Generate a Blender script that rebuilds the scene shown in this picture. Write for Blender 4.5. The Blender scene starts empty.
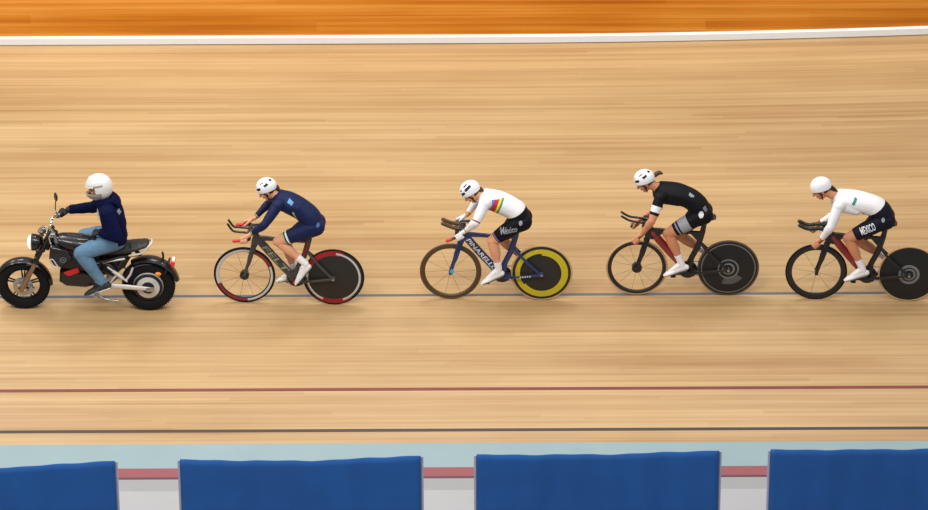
import bpy, bmesh, math, random
import numpy as np
from math import sin, cos, pi, radians, sqrt, atan2, hypot
from mathutils import Vector, Matrix, noise
from mathutils.bvhtree import BVHTree

random.seed(7)
S = bpy.context.scene
COL = S.collection
V = Vector

# ------------------------------------------------------------------ materials
def s2l(c):
    return tuple((x / 12.92 if x <= .04045 else ((x + .055) / 1.055) ** 2.4) for x in [v / 255 for v in c])

MATS = {}
def mat(name, rgb, rough=.5, metal=0.0, vary=.06, scale=40, bump=0.0, coat=0.0, emit=0.0, sheen=0.0, spec=.5):
    """principled material with a little procedural colour and roughness variation"""
    if name in MATS:
        return MATS[name]
    m = bpy.data.materials.new(name); m.use_nodes = True
    nt = m.node_tree; N = nt.nodes; L = nt.links
    b = N['Principled BSDF']
    col = s2l(rgb)
    tc = N.new('ShaderNodeTexCoord')
    nz = N.new('ShaderNodeTexNoise'); nz.inputs['Scale'].default_value = scale; nz.inputs['Detail'].default_value = 3
    L.new(tc.outputs['Object'], nz.inputs['Vector'])
    rp = N.new('ShaderNodeValToRGB')
    rp.color_ramp.elements[0].position = .3; rp.color_ramp.elements[1].position = .7
    rp.color_ramp.elements[0].color = tuple(min(1, c * (1 - vary)) for c in col) + (1,)
    rp.color_ramp.elements[1].color = tuple(min(1, c * (1 + vary)) for c in col) + (1,)
    L.new(nz.outputs['Fac'], rp.inputs['Fac']); L.new(rp.outputs['Color'], b.inputs['Base Color'])
    b.inputs['Roughness'].default_value = rough; b.inputs['Metallic'].default_value = metal
    b.inputs['Coat Weight'].default_value = coat; b.inputs['Specular IOR Level'].default_value = spec
    if sheen: b.inputs['Sheen Weight'].default_value = sheen
    if emit:
        b.inputs['Emission Color'].default_value = col + (1,); b.inputs['Emission Strength'].default_value = emit
    if bump:
        bp = N.new('ShaderNodeBump'); bp.inputs['Strength'].default_value = bump; bp.inputs['Distance'].default_value = .01
        L.new(nz.outputs['Fac'], bp.inputs['Height']); L.new(bp.outputs['Normal'], b.inputs['Normal'])
    MATS[name] = m
    return m

def wood(name, dark, mid, light, board=.045, rough=.38, spec=.35, coat=.0, across='y', sc=1.0):
    """long narrow boards running along x, tinted board by board, streaked along the grain"""
    m = bpy.data.materials.new(name); m.use_nodes = True
    nt = m.node_tree; N = nt.nodes; L = nt.links
    b = N['Principled BSDF']
    tc = N.new('ShaderNodeTexCoord')
    def mapping(sx, sy, sz, off=(0, 0, 0)):
        mp = N.new('ShaderNodeMapping'); mp.inputs['Scale'].default_value = (sx, sy, sz); mp.inputs['Location'].default_value = off
        L.new(tc.outputs['Object'], mp.inputs['Vector']); return mp
    def ns(mp, detail=4, rgh=.6):
        n = N.new('ShaderNodeTexNoise'); n.inputs['Scale'].default_value = 1; n.inputs['Detail'].default_value = detail
        n.inputs['Roughness'].default_value = rgh
        L.new(mp.outputs['Vector'], n.inputs['Vector']); return n
    def sc3(x, a, off=(0, 0, 0)):
        return mapping(x, a, 0, off) if across == 'y' else mapping(x, 0, a, off)
    fine = ns(sc3(.13 * sc, 24), 4)
    grain = ns(sc3(.9 * sc, 90, (3, 1, 0)), 3)
    broad = ns(sc3(.13 * sc, 2.6, (7, 5, 2)), 3)
    blot = ns(sc3(.45 * sc, .9, (1, 9, 4)), 2)
    # board tint: white noise of the board index
    sep = N.new('ShaderNodeSeparateXYZ'); L.new(tc.outputs['Object'], sep.inputs['Vector'])
    dv = N.new('ShaderNodeMath'); dv.operation = 'DIVIDE'; dv.inputs[1].default_value = board
    L.new(sep.outputs['Y' if across == 'y' else 'Z'], dv.inputs[0])
    fl = N.new('ShaderNodeMath'); fl.operation = 'FLOOR'; L.new(dv.outputs[0], fl.inputs[0])
    # each board row broken into lengths, offset row by row
    wn0 = N.new('ShaderNodeTexWhiteNoise'); wn0.noise_dimensions = '1D'; L.new(fl.outputs[0], wn0.inputs['W'])
    xm = N.new('ShaderNodeMath'); xm.operation = 'MULTIPLY_ADD'; xm.inputs[1].default_value = .22
    L.new(sep.outputs['X'], xm.inputs[0]); L.new(wn0.outputs['Value'], xm.inputs[2])
    xf = N.new('ShaderNodeMath'); xf.operation = 'FLOOR'; L.new(xm.outputs[0], xf.inputs[0])
    cb = N.new('ShaderNodeCombineXYZ'); L.new(fl.outputs[0], cb.inputs['Y']); L.new(xf.outputs[0], cb.inputs['X'])
    wn = N.new('ShaderNodeTexWhiteNoise'); wn.noise_dimensions = '3D'; L.new(cb.outputs[0], wn.inputs['Vector'])
    def madd(a, w, c=None):
        n = N.new('ShaderNodeMath'); n.operation = 'MULTIPLY_ADD'; n.inputs[1].default_value = w
        L.new(a, n.inputs[0])
        if c is None: n.inputs[2].default_value = 0
        else: L.new(c, n.inputs[2])
        return n.outputs[0]
    v = madd(fine.outputs['Fac'], .34)
    v = madd(broad.outputs['Fac'], .36, v)
    v = madd(grain.outputs['Fac'], .10, v)
    v = madd(wn.outputs['Value'], .06, v)
    v = madd(blot.outputs['Fac'], .14, v)
    rp = N.new('ShaderNodeValToRGB'); e = rp.color_ramp.elements
    e[0].position = .37; e[0].color = s2l(dark) + (1,)
    e[1].position = .63; e[1].color = s2l(light) + (1,)
    k = e.new(.5); k.color = s2l(mid) + (1,)
    L.new(v, rp.inputs['Fac']); L.new(rp.outputs['Color'], b.inputs['Base Color'])
    b.inputs['Roughness'].default_value = rough
    b.inputs['Specular IOR Level'].default_value = spec
    b.inputs['Coat Weight'].default_value = coat; b.inputs['Coat Roughness'].default_value = .2
    MATS[name] = m
    return m

# ------------------------------------------------------------------ mesh collector
class MB:
    def __init__(s):
        s.v = []; s.f = []; s.m = []
    def add(s, verts, faces, mi=0):
        o = len(s.v); s.v += [V(p) for p in verts]
        s.f += [tuple(i + o for i in f) for f in faces]
        s.m += [mi] * len(faces) if isinstance(mi, int) else list(mi)
        return s
    def loft(s, rings, mi=0, cap=True, closed=False):
        n = len(rings[0]); vs = [p for r in rings for p in r]; fs = []
        R = len(rings)
        for i in range(R if closed else R - 1):
            a, b = i * n, ((i + 1) % R) * n
            for k in range(n):
                k2 = (k + 1) % n
                fs.append((a + k, a + k2, b + k2, b + k))
        if cap and not closed:
            fs.append(tuple(range(n))[::-1]); fs.append(tuple(range((R - 1) * n, R * n)))
        return s.add(vs, fs, mi)
    def tube(s, pts, r, n=12, mi=0, round_=False, side=None, closed=False):
        """pts list of points; r scalar, list of scalars or list of (depth, width): width runs along side (default y)"""
        P = [V(p) for p in pts]; K = len(P)
        if not isinstance(r, (list,)): r = [r] * K
        r = [(q, q) if not isinstance(q, tuple) else q for q in r]
        T = []
        for i in range(K):
            if closed: t = P[(i + 1) % K] - P[i - 1]
            elif i == 0: t = P[1] - P[0]
            elif i == K - 1: t = P[-1] - P[-2]
            else: t = (P[i + 1] - P[i]).normalized() + (P[i] - P[i - 1]).normalized()
            T.append(t.normalized())
        up = V(side) if side else V((0, 1, 0))
        if abs(T[0].dot(up)) > .95: up = V((1, 0, 0))
        sd = None; rings = []
        def ring(c, t, a, d, w):
            nonlocal sd
            base = up if sd is None else sd
            if side: base = up
            q = base - t * base.dot(t)
            if q.length < 1e-4: q = V((0, 0, 1)) - t * t.z
            sd = q.normalized(); dd = t.cross(sd)
            return [c + sd * (w * cos(2 * pi * k / n)) + dd * (d * sin(2 * pi * k / n)) for k in range(n)]
        if round_:
            m = max(r[0])
            for q in (.97, .8, .5, .2):
                g = sqrt(1 - q * q); rings.append(ring(P[0] - T[0] * (q * min(r[0])), T[0], 0, r[0][0] * g, r[0][1] * g))
        for i in range(K): rings.append(ring(P[i], T[i], 0, *r[i]))
        if round_:
            for q in (.2, .5, .8, .97):
                g = sqrt(1 - q * q); rings.append(ring(P[-1] + T[-1] * (q * min(r[-1])), T[-1], 0, r[-1][0] * g, r[-1][1] * g))
        return s.loft(rings, mi, True, closed)
    def ell(s, c, r, M=None, n=20, mi=0):
        rings = []; c = V(c)
        for i in range(1, n // 2 + 1):
            a = pi * i / (n // 2 + 1)
            ring = []
            for k in range(n):
                p = V((r[0] * sin(a) * cos(2 * pi * k / n), r[1] * sin(a) * sin(2 * pi * k / n), r[2] * cos(a)))
                if M is not None: p = M @ p
                ring.append(c + p)
            rings.append(ring)
        return s.loft(rings, mi)
    def box(s, c, size, M=None, mi=0, ch=0.12):
        """chamfered box"""
        c = V(c); h = [q / 2 for q in size]; k = min(h) * ch
        rings = []
        for z, g in ((-h[2], k), (-h[2] + k, 0), (h[2] - k, 0), (h[2], k)):
            x, y = h[0] - g, h[1] - g
            ring = [(x, -y + k), (x, y - k), (x - k, y), (-x + k, y), (-x, y - k), (-x, -y + k), (-x + k, -y), (x - k, -y)]
            rings.append([c + ((M @ V((a, b, z))) if M is not None else V((a, b, z))) for a, b in ring])
        return s.loft(rings, mi)
    def prism(s, poly, y0, y1, mi=0, ch=.008):
        """outline in xz extruded along y, edges chamfered"""
        P = [V((x, z)) for x, z in poly]; n = len(P); c = sum(P, V((0, 0))) / n
        def inset(k):
            out = []
            for p in P:
                d = (c - p); out.append(p + d.normalized() * min(k, d.length * .5))
            return out
        rings = []
        for y, k in ((y0, ch), (y0 + ch, 0), (y1 - ch, 0), (y1, ch)):
            rings.append([V((p.x, y, p.y)) for p in inset(k)])
        return s.loft(rings, mi)
    def lathe(s, prof, c, n=48, mi=0, mf=None, axis='y', closed=False):
        """prof: (radius, height) pairs about an axis through c"""
        c = V(c); K = len(prof); vs = []; fs = []; ms = []
        for (r, h) in prof:
            for k in range(n):
                a = 2 * pi * k / n
                if axis == 'y': vs.append(c + V((r * cos(a), h, r * sin(a))))
                elif axis == 'x': vs.append(c + V((h, r * cos(a), r * sin(a))))
                else: vs.append(c + V((r * cos(a), r * sin(a), h)))
        for i in range(K if closed else K - 1):
            for k in range(n):
                k2 = (k + 1) % n; a = i * n; b = ((i + 1) % K) * n
                fs.append((a + k, a + k2, b + k2, b + k))
                ms.append(mf(i, (k + .5) * 360 / n) if mf else mi)
        if not closed:
            fs.append(tuple(range(n))[::-1]); ms.append(ms[0]); fs.append(tuple(range((K - 1) * n, K * n))); ms.append(ms[-1])
        return s.add(vs, fs, ms)
    def mesh(s, name='m', shift=None):
        me = bpy.data.meshes.new(name)
        vs = s.v if shift is None else [p - shift for p in s.v]
        me.from_pydata([tuple(p) for p in vs], [], s.f)
        me.polygons.foreach_set('material_index', s.m)
        bm = bmesh.new(); bm.from_mesh(me); bmesh.ops.recalc_face_normals(bm, faces=bm.faces); bm.to_mesh(me); bm.free()
        return me
    def build(s, name, mats, parent=None, smooth=True, shift=None, angle=40):
        me = s.mesh(name, shift)
        return link(name, me, mats, parent, smooth, angle)

def link(name, me, mats, parent=None, smooth=True, angle=40):
    if not isinstance(mats, (list, tuple)): mats = [mats]
    for m in mats: me.materials.append(m)
    o = bpy.data.objects.new(name, me); COL.objects.link(o)
    if parent is not None: o.parent = parent
    if smooth:
        me.polygons.foreach_set('use_smooth', [True] * len(me.polygons))
        if angle < 180:
            bm = bmesh.new(); bm.from_mesh(me)
            for e in bm.edges:
                if len(e.link_faces) == 2 and e.calc_face_angle(0) > radians(angle): e.smooth = False
            bm.to_mesh(me); bm.free()
    return o

def tag(o, label=None, cat=None, group=None, kind=None):
    if label: o['label'] = label
    if cat: o['category'] = cat
    if group: o['group'] = group
    if kind: o['kind'] = kind
    return o

def empty(name, M):
    o = bpy.data.objects.new(name, None); o.empty_display_size = .1; COL.objects.link(o); o.matrix_world = M
    return o

def catmull(pts, per=6):
    P = [np.array(p, float) for p in pts]; out = []
    for i in range(len(P) - 1):
        a = P[max(i - 1, 0)]; b = P[i]; c = P[i + 1]; d = P[min(i + 2, len(P) - 1)]
        for k in range(per):
            t = k / per
            out.append(.5 * ((2 * b) + (-a + c) * t + (2 * a - 5 * b + 4 * c - d) * t * t + (-a + 3 * b - 3 * c + d) * t ** 3))
    out.append(P[-1])
    return out

# writing printed on a surface: outlines of the letters laid in the xz plane and pressed onto the mesh along +y
def text_geo(txt, shear=0.0):
    cu = bpy.data.curves.new('t', 'FONT'); cu.body = txt; cu.size = 1; cu.shear = shear; cu.offset = .015
    o = bpy.data.objects.new('t', cu); COL.objects.link(o)
    bpy.context.view_layer.update()
    dg = bpy.context.evaluated_depsgraph_get()
    me = bpy.data.meshes.new_from_object(o.evaluated_get(dg))
    bm = bmesh.new(); bm.from_mesh(me); bmesh.ops.remove_doubles(bm, verts=bm.verts, dist=1e-4); bmesh.ops.triangulate(bm, faces=bm.faces)
    for _ in range(3):
        lg = [e for e in bm.edges if e.calc_length() > .12]
        if lg: bmesh.ops.subdivide_edges(bm, edges=lg, cuts=1); bmesh.ops.triangulate(bm, faces=bm.faces)
    bm.to_mesh(me); bm.free()
    vs = [(p.co.x, p.co.y) for p in me.vertices]; fs = [tuple(p.vertices) for p in me.polygons]
    bpy.data.objects.remove(o); bpy.data.curves.remove(cu); bpy.data.meshes.remove(me)
    x0 = min(a for a, b in vs); x1 = max(a for a, b in vs); y1 = max(b for a, b in vs); y0 = min(b for a, b in vs)
    return [((a - x0) / (x1 - x0), (b - y0) / (y1 - y0)) for a, b in vs], fs

def press(ob, uv, faces, org, ang, w, h, m, lift=.0025, tri=None, shear=0):
    """map unit-square artwork onto ob: org = (x,z) of its lower left corner in object space, seen from -y"""
    me = ob.data
    bm = bmesh.new(); bm.from_mesh(me)
    bv = BVHTree.FromBMesh(bm)
    if m.name not in [q.name for q in me.materials]: me.materials.append(m)
    mi = [q.name for q in me.materials].index(m.name)
    ca, sa = cos(ang), sin(ang)
    vs = []
    last = 0
    for (u, q) in uv:
        x = org[0] + ca * u * w - sa * q * h; z = org[1] + sa * u * w + ca * q * h
        hit = bv.ray_cast(V((x, -3, z)), V((0, 1, 0)))
        if hit[0] is not None: last = hit[0].y; nn = hit[1]
        y = last - lift
        vs.append(bm.verts.new((x, y, z)))
    for f in faces:
        try:
            fc = bm.faces.new([vs[i] for i in f]); fc.material_index = mi; fc.smooth = False
        except ValueError: pass
    bm.normal_update()
    bm.to_mesh(me); bm.free()

def grid_art(nu=10, nv=5, keep=None):
    uv = [(i / nu, j / nv) for j in range(nv + 1) for i in range(nu + 1)]
    fs = []
    for j in range(nv):
        for i in range(nu):
            if keep is None or keep((i + .5) / nu, (j + .5) / nv):
                a = j * (nu + 1) + i; fs.append((a, a + 1, a + nu + 2, a + nu + 1))
    used = sorted({i for f in fs for i in f}); mp = {u: k for k, u in enumerate(used)}
    return [uv[i] for i in used], [tuple(mp[i] for i in f) for f in fs]

# ------------------------------------------------------------------ the palette
wood('track_boards', (162, 123, 78), (183, 149, 103), (202, 168, 120), board=.045, rough=.32, spec=.45)
wood('fence_boards', (164, 80, 8), (204, 122, 26), (230, 156, 66), board=.11, rough=.4, spec=.3, across='z')
mat('line_black', (58, 50, 46), .5); mat('line_red', (120, 52, 46), .5, vary=.1, scale=4); mat('line_blue', (86, 90, 98), .5, vary=.05)
mat('pale_blue_paint', (142, 164, 167), .5, vary=.03, scale=2)
mat('infield_red', (146, 82, 86), .5); mat('infield_dark', (90, 62, 72), .5); mat('infield_grey', (152, 152, 152), .55, vary=.02, scale=2)
mat('infield_white', (168, 167, 168), .55, vary=.02, scale=2)
mat('white_rail', (238, 240, 240), .45, vary=.02)
mat('banner_blue', (14, 84, 156), .8, vary=.09, scale=2.2, bump=.1)
mat('post_lilac', (168, 170, 190), .4, .3)
mat('skin', (224, 160, 122), .5, vary=.05, scale=25); mat('skin_tan', (206, 138, 98), .5, vary=.05, scale=25)
mat('lip', (176, 96, 86), .5); mat('eye', (40, 30, 28), .3)
mat('navy', (13, 27, 68), .62, vary=.15, scale=30, bump=.15, spec=.25); mat('navy_dark', (14, 17, 32), .6, vary=.15, bump=.15, spec=.2)
mat('hoodie_navy', (10, 17, 52), .9, vary=.2, scale=60, bump=.3, spec=.1)
mat('navy_badge', (60, 84, 130), .6); mat('sky_patch', (100, 150, 200), .6); mat('lime', (170, 196, 90), .6); mat('white_cloth', (232, 230, 230), .65, vary=.03, bump=.1)
mat('black_cloth', (9, 10, 17), .62, vary=.2, bump=.15, spec=.2); mat('grey_print', (150, 152, 160), .6, vary=.05)
mat('red_cloth', (180, 26, 40), .6); mat('yellow_cloth', (240, 204, 40), .6); mat('green_cloth', (40, 140, 90), .6)
mat('blue_cloth', (70, 110, 200), .6); mat('teal_print', (40, 130, 110), .6)
mat('denim', (92, 128, 156), .8, vary=.14, scale=18, bump=.3); mat('glove_black', (24, 22, 24), .6)
mat('hair_brown', (74, 46, 28), .6, vary=.3, scale=90, bump=.4); mat('hair_dark', (34, 24, 20), .6, vary=.3, scale=90, bump=.4)
mat('helmet_white', (236, 236, 238), .25, vary=.01, coat=.5); mat('helmet_pearl', (222, 220, 214), .25, vary=.01, coat=.4)
mat('helmet_grey', (150, 148, 144), .3); mat('vent_black', (20, 24, 30), .7); mat('strap_black', (16, 16, 18), .7)
mat('visor_smoke', (60, 56, 54), .12, coat=.5)
mat('shoe_white', (236, 232, 228), .4, vary=.02); mat('sock_white', (238, 236, 236), .8, bump=.2); mat('sole_dark', (40, 40, 42), .6)
mat('carbon', (16, 16, 17), .35, vary=.2, scale=120, coat=.3); mat('carbon_grey', (62, 60, 56), .4, vary=.15, scale=60, coat=.2)
mat('disc_black', (17, 19, 19), .5, vary=.08, scale=8); mat('disc_olive', (34, 32, 27), .5, vary=.08, scale=8)
mat('tyre_black', (15, 15, 15), .8, spec=.25); mat('tyre_tan', (196, 158, 108), .75); mat('tyre_brown', (88, 66, 38), .6)
mat('rim_brown', (80, 58, 28), .45, vary=.08); mat('rim_silver', (206, 204, 200), .3, .3); mat('rim_red', (150, 26, 32), .35)
mat('rim_black', (32, 29, 27), .4); mat('frame_blue', (16, 42, 96), .3, vary=.08, coat=.6); mat('frame_cyan', (70, 170, 200), .35)
mat('frame_red', (150, 26, 30), .35, coat=.5); mat('tape_red', (200, 50, 44), .6); mat('frame_sage', (150, 152, 128), .5)
mat('ring_yellow', (196, 178, 26), .45, vary=.06); mat('letter_white', (232, 234, 236), .5); mat('alloy', (176, 176, 178), .28, .9, vary=.04)
mat('steel', (170, 172, 172), .25, .9, vary=.04); mat('orange_part', (220, 80, 30), .4); mat('ring_dim', (84, 84, 82), .5); mat('ring_grey', (128, 130, 132), .4, .4)
mat('moto_black', (13, 13, 14), .32, coat=.4, vary=.1); mat('moto_satin', (22, 21, 23), .5, vary=.1); mat('moto_red', (206, 30, 28), .35)
mat('fork_bronze', (156, 124, 92), .3, .7); mat('chrome', (214, 214, 214), .12, 1.0, vary=.02); mat('moto_silver', (214, 210, 202), .35, .25, vary=.03)
mat('seat_black', (34, 33, 36), .5, vary=.1, bump=.2); mat('lens_white', (250, 250, 246), .1, emit=.6); mat('lens_red', (214, 40, 40), .2, emit=.25)
mat('lens_amber', (236, 130, 30), .2, emit=.1); mat('mirror_glass', (190, 196, 200), .05, 1.0); mat('grey_rubber', (70, 70, 72), .7)
G = MATS

# ------------------------------------------------------------------ the velodrome
BETA = radians(13.5); CB, SB = cos(BETA), sin(BETA)
S_EDGE, S_TOP = -2.288, 4.505
def rise(x, s):
    """the banking grows towards the bend on the right"""
    k = max(0.0, x - .2) / 5.2
    return .085 * min(k, 3) ** 2 * max(0, (s + .3)) / (S_TOP + .3)
def trackpt(x, s): return V((x, s * CB, s * SB + rise(x, s)))

XS = list(np.linspace(-16, 16, 129))
def strip(rows, mats_idx):
    mb = MB()
    vs = [p for r in rows for p in r]; n = len(rows[0]); fs = []; ms = []
    for i in range(len(rows) - 1):
        for k in range(n - 1):
            fs.append((i * n + k, i * n + k + 1, (i + 1) * n + k + 1, (i + 1) * n + k)); ms.append(mats_idx[i])
    mb.add(vs, fs, ms); return mb

cuts = [(S_EDGE, 0), (-2.112, 1), (-2.066, 0), (-1.475, 2), (-1.427, 0), (.046, 3), (.086, 0)]
ss = []; mi = []
for i, (s0, m_) in enumerate(cuts):
    s1 = cuts[i + 1][0] if i + 1 < len(cuts) else S_TOP + .3
    n = max(1, int((s1 - s0) / .4))
    for k in range(n): ss.append(s0 + (s1 - s0) * k / n); mi.append(m_)
ss.append(S_TOP + .3)
fl = strip([[trackpt(x, s) for x in XS] for s in ss], mi).build('floor', [G['track_boards'], G['line_black'], G['line_red'], G['line_blue']])
tag(fl, 'banked pale wooden velodrome track with black, red and blue painted lines', 'track', kind='structure')

EY, EZ = S_EDGE * CB, S_EDGE * SB; FZ = EZ - .02
rows = [(EY, EZ, 0), (EY - .47, FZ, 1), (EY - .655, FZ, 2), (EY - .70, FZ, 3), (EY - .94, FZ, 4), (-16, FZ, 4)]
inf = strip([[V((x, y, z)) for x in XS] for y, z, _ in rows], [r[2] for r in rows]).build(
    'floor_infield', [G['pale_blue_paint'], G['infield_red'], G['infield_dark'], G['infield_grey'], G['infield_white']])
tag(inf, 'pale blue inner band and light infield floor with a red stripe', 'floor', kind='structure')

# white kick rail and the outer fence, following the rise of the top edge
def along(prof, name, m, label, cat):
    rings = []
    for x in XS:
        b = trackpt(x, S_TOP); rings.append([V((x, b.y + y, b.z + z)) for y, z in prof])
    mb = MB(); mb.loft(rings); o = mb.build(name, m); tag(o, label, cat, kind='structure'); return o
along([(.03, .020), (.03, .098), (.04, .106), (.085, .106), (.085, .020)], 'trim_1', G['white_rail'], 'white rail along the top edge of the track', 'rail')
along([(.085, -.2), (.085, 1.05), (.095, 1.07), (.15, 1.07), (.15, -.2)], 'wall_back', G['fence_boards'], 'orange brown boarded outer fence above the track', 'fence')

# blue banner barriers on the infield, one per span
def barrier(x0, z0, x1, z1, sag, label, y0, y1):
    """cover hung between two slim posts; z0, z1 heights of its top corners above the infield"""
    M = Matrix.Translation((x0, y0, FZ)); t = empty('banner_barrier', M)
    tag(t, label, 'barrier', 'blue banner barriers in front of the track')
    L = x1 - x0; n = 48; mb = MB(); fr = []; bk = []; J = 14
    for j in range(J + 1):
        for i in range(n + 1):
            u = i / n; top = z0 + (z1 - z0) * u - sag * sin(pi * u) ** 1.3
            q = j / J; z = .03 + (top - .03) * q
            y = (y1 - y0) * u + .010 * sin(u * 17 + q * 1.3) * sin(pi * u) + .006 * sin(u * 41 + 1.1)
            fr.append(V((u * L, y - .006, z))); bk.append(V((u * L, y + .006, z)))
    W = n + 1; N = len(fr); fs = []
    for j in range(J):
        for i in range(n):
            a = j * W + i
            fs.append((a, a + 1, a + W + 1, a + W)); fs.append((N + a, N + a + W, N + a + W + 1, N + a + 1))
    for i in range(n):
        fs.append((i, i + N, i + N + 1, i + 1)); a = J * W + i; fs.append((a, a + 1, a + 1 + N, a + N))
    for j in range(J):
        a = j * W; fs.append((a, a + W, a + W + N, a + N)); a = j * W + n; fs.append((a, a + N, a + W + N, a + W))
    mb.add(fr + bk, fs); mb.build('cover', G['banner_blue'], t, angle=180)
    for x, z, y in ((-.012, z0, 0), (L + .012, z1, y1 - y0)):
        p = MB(); p.tube([(x, y + .012, .01), (x, y + .012, z - .015)], .014, 10); p.box((x, y + .012, .006), (.10, .16, .012))
        p.build('post', G['post_lilac'], t)
    return t
LY = lambda x: -4.225 + .025 * x
def zt(z, x): return z
barrier(-5.95, 1.02, -3.462, 1.02, .055, 'blue banner barrier at the photo left end, below the motorcycle', LY(-5.95), LY(-3.462))
barrier(-2.82, 1.02, -.437, 1.02, .035, 'blue banner barrier between the two wider gaps, below the navy rider', LY(-2.82), LY(-.437))
barrier(.115, 1.02, 2.525, 1.02, .02, 'blue banner barrier below the white jersey with rainbow bands', LY(.115), LY(2.525))
barrier(3.035, 1.02, 5.45, 1.02, .02, 'blue banner barrier at the photo right end, below the last rider', LY(3.035), LY(5.45))

# ------------------------------------------------------------------ placing along the track
def frame_at(A, B):
    A = V(A); B = V(B); X = (B - A).normalized(); Z = (V((0, 0, 1)) - X * X.z).normalized(); Y = Z.cross(X)
    M = Matrix((X, Y, Z)).transposed().to_4x4(); M.translation = A
    return M

# ------------------------------------------------------------------ pursuit bicycles
TR = .335
def track_bike(M, P, label):
    t = empty('track_bicycle', M); tag(t, label, 'bicycle', 'pursuit bicycles on the track')
    wb = P['wb']; fr, acc = G[P['frame']], G[P['accent']]
    BB = V((.555, 0, .29)); RA = V((wb, 0, TR)); FA = V((0, 0, TR))
    # frame
    f = MB()
    f.tube([(.138, 0, .825), (.125, 0, .76), (.108, 0, .685)], [(.034, .022), (.042, .024), (.034, .024)], 14)
    f.tube(catmull([(.15, 0, .775), (.32, 0, .565), (.545, 0, .305)], 4), [(.044, .021)] * 9, 14, mi=1 if P.get('down') else 0)
    f.tube(catmull([(.13, 0, .79), (.40, 0, .772), (.70, 0, .757)], 4), [(.030, .018)] * 3 + [(.025, .016)] * 3 + [(.022, .015)] * 3, 14)
    f.tube(catmull([(.555, 0, .29), (.585, 0, .44), (.655, 0, .60), (.705, 0, .79)], 4), [(.040, .02)] * 4 + [(.032, .016)] * 9, 14)
    if P.get('down'): f.prism([(.115, .70), (.118, .815), (.25, .80), (.30, .77), (.20, .70), (.16, .675)], -.019, .019); f.prism([(.55, .775), (.70, .77), (.672, .63)], -.012, .012, ch=.004)
    f.tube([(.555, -.04, .29), (.555, .04, .29)], .027, 18)
    for s in (-1, 1):
        f.tube(catmull([(.685, .012 * s, .635), (.80, .05 * s, .505), (wb, .062 * s, TR)], 4), [(.015, .007)] * 9, 10)
        f.tube(catmull([(.56, .025 * s, .29), (.70, .052 * s, .297), (wb, .062 * s, TR)], 4), [(.021, .009)] * 4 + [(.013, .007)] * 5, 10)
        f.box((wb, .062 * s, TR), (.05, .010, .036))
    fo = f.build('frame', [fr, G.get(P.get('down') or P['frame'])], t)
    if P.get('text'):
        txt, m, u0, u1, hh = P['text']
        a = V((.15, .775)); b = V((.545, .305)); d = b - a; ang = atan2(d.y, d.x); nrm = V((-sin(ang), cos(ang)))
        p = a + d * u0 - nrm * hh / 2
        uv, fs = text_geo(txt, .15)
        press(fo, uv, fs, (p.x, p.y), ang, d.length * (u1 - u0), hh, G[m], lift=.003)
    if P.get('stay_text'):
        uv, fs = grid_art(9, 1, lambda u, q: int(u * 9) % 2 == 0)
        press(fo, uv, fs, (.75, .294), radians(7), .12, .016, G['letter_white'], lift=.002)
    if P.get('seat_accent'):
        uv, fs = grid_art(5, 8)
        press(fo, uv, fs, (.635, .60), radians(-16), .022, .17, G[P['seat_accent']], lift=.002)
    # fork
    k = MB()
    k.tube([(.107, -.012, .69), (.107, .012, .69)], [(.032, .02), (.032, .02)], 12, side=(0, 0, 1))
    for s in (-1, 1):
        k.tube(catmull([(.106, .02 * s, .69), (.075, .046 * s, .58), (.0, .052 * s, TR)], 4), [(.030, .010)] * 3 + [(.024, .009)] * 3 + [(.015, .008)] * 3, 12)
        k.box((0, .052 * s, TR), (.034, .012, .034))
    fk = k.build('fork', [G[P.get('fork', P['frame'])]], t)
    if P.get('fork_tip'):
        uv, fs = grid_art(3, 4); press(fk, uv, fs, (-.015, TR + .0), radians(-23), .04, .06, G[P['fork_tip']], lift=.002)
    # seat post and saddle
    sz = P.get('saddle', 0.0); q = MB(); q.tube([(.698, 0, .755), (.725, 0, .87 + sz)], [(.030, .013), (.026, .012)], 12); q.box((.73, 0, .878 + sz), (.07, .035, .02)); q.build('seat_post', G[P.get('post', 'carbon')], t)
    q = MB()
    q.tube(catmull([(.58, 0, .900 + sz), (.66, 0, .905 + sz), (.74, 0, .905 + sz), (.825, 0, .915 + sz)], 4),
           [(.014, .018)] * 4 + [(.016, .026)] * 2 + [(.018, .04)] * 2 + [(.020, .056)] * 2 + [(.02, .066)] * 3, 16, round_=True)
    q.build('saddle', G['carbon'], t)
    # base bar with forward horns, stem, pads, extensions
    bz, hx, hz = P['bar_z'], P['horn_x'], P['horn_z']
    q = MB(); q.tube([(.135, 0, .83), (.10, 0, bz + .01), (.06, 0, bz)], [(.03, .024), (.026, .024), (.02, .022)], 12, round_=True); q.build('stem', G[P.get('stem', 'carbon')], t)
    w = MB(); base = [(.07, y, bz - .012 * (abs(y) / .19) ** 2) for y in np.linspace(-.17, .17, 9)]
    w.tube(base, [(.012, .022)] * 9, 12, side=(1, 0, 0))
    hb = P.get('horn_b', .07)
    for s in (-1, 1):
        w.tube(catmull([(.07, .15 * s, bz - .01), (hb, .187 * s, bz - .014), ((hb + hx) / 2, .195 * s, (bz + hz) / 2 - .004), (hx, .195 * s, hz)], 4), .0145, 12, round_=True)
    wo = w.build('base_bar', G['carbon'], t)
    for s in (-1, 1):
        g = MB(); a = V((hx, .195 * s, hz)); b = V((hx * .45 + hb * .55, .195 * s, hz * .45 + bz * .55 - .007)); g.tube([a - (b - a) * .05, a + (b - a) * .72], .0172, 12, round_=True)
        g.build('grip', G[P['grip']], wo)
    ext = P['ext']
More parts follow.
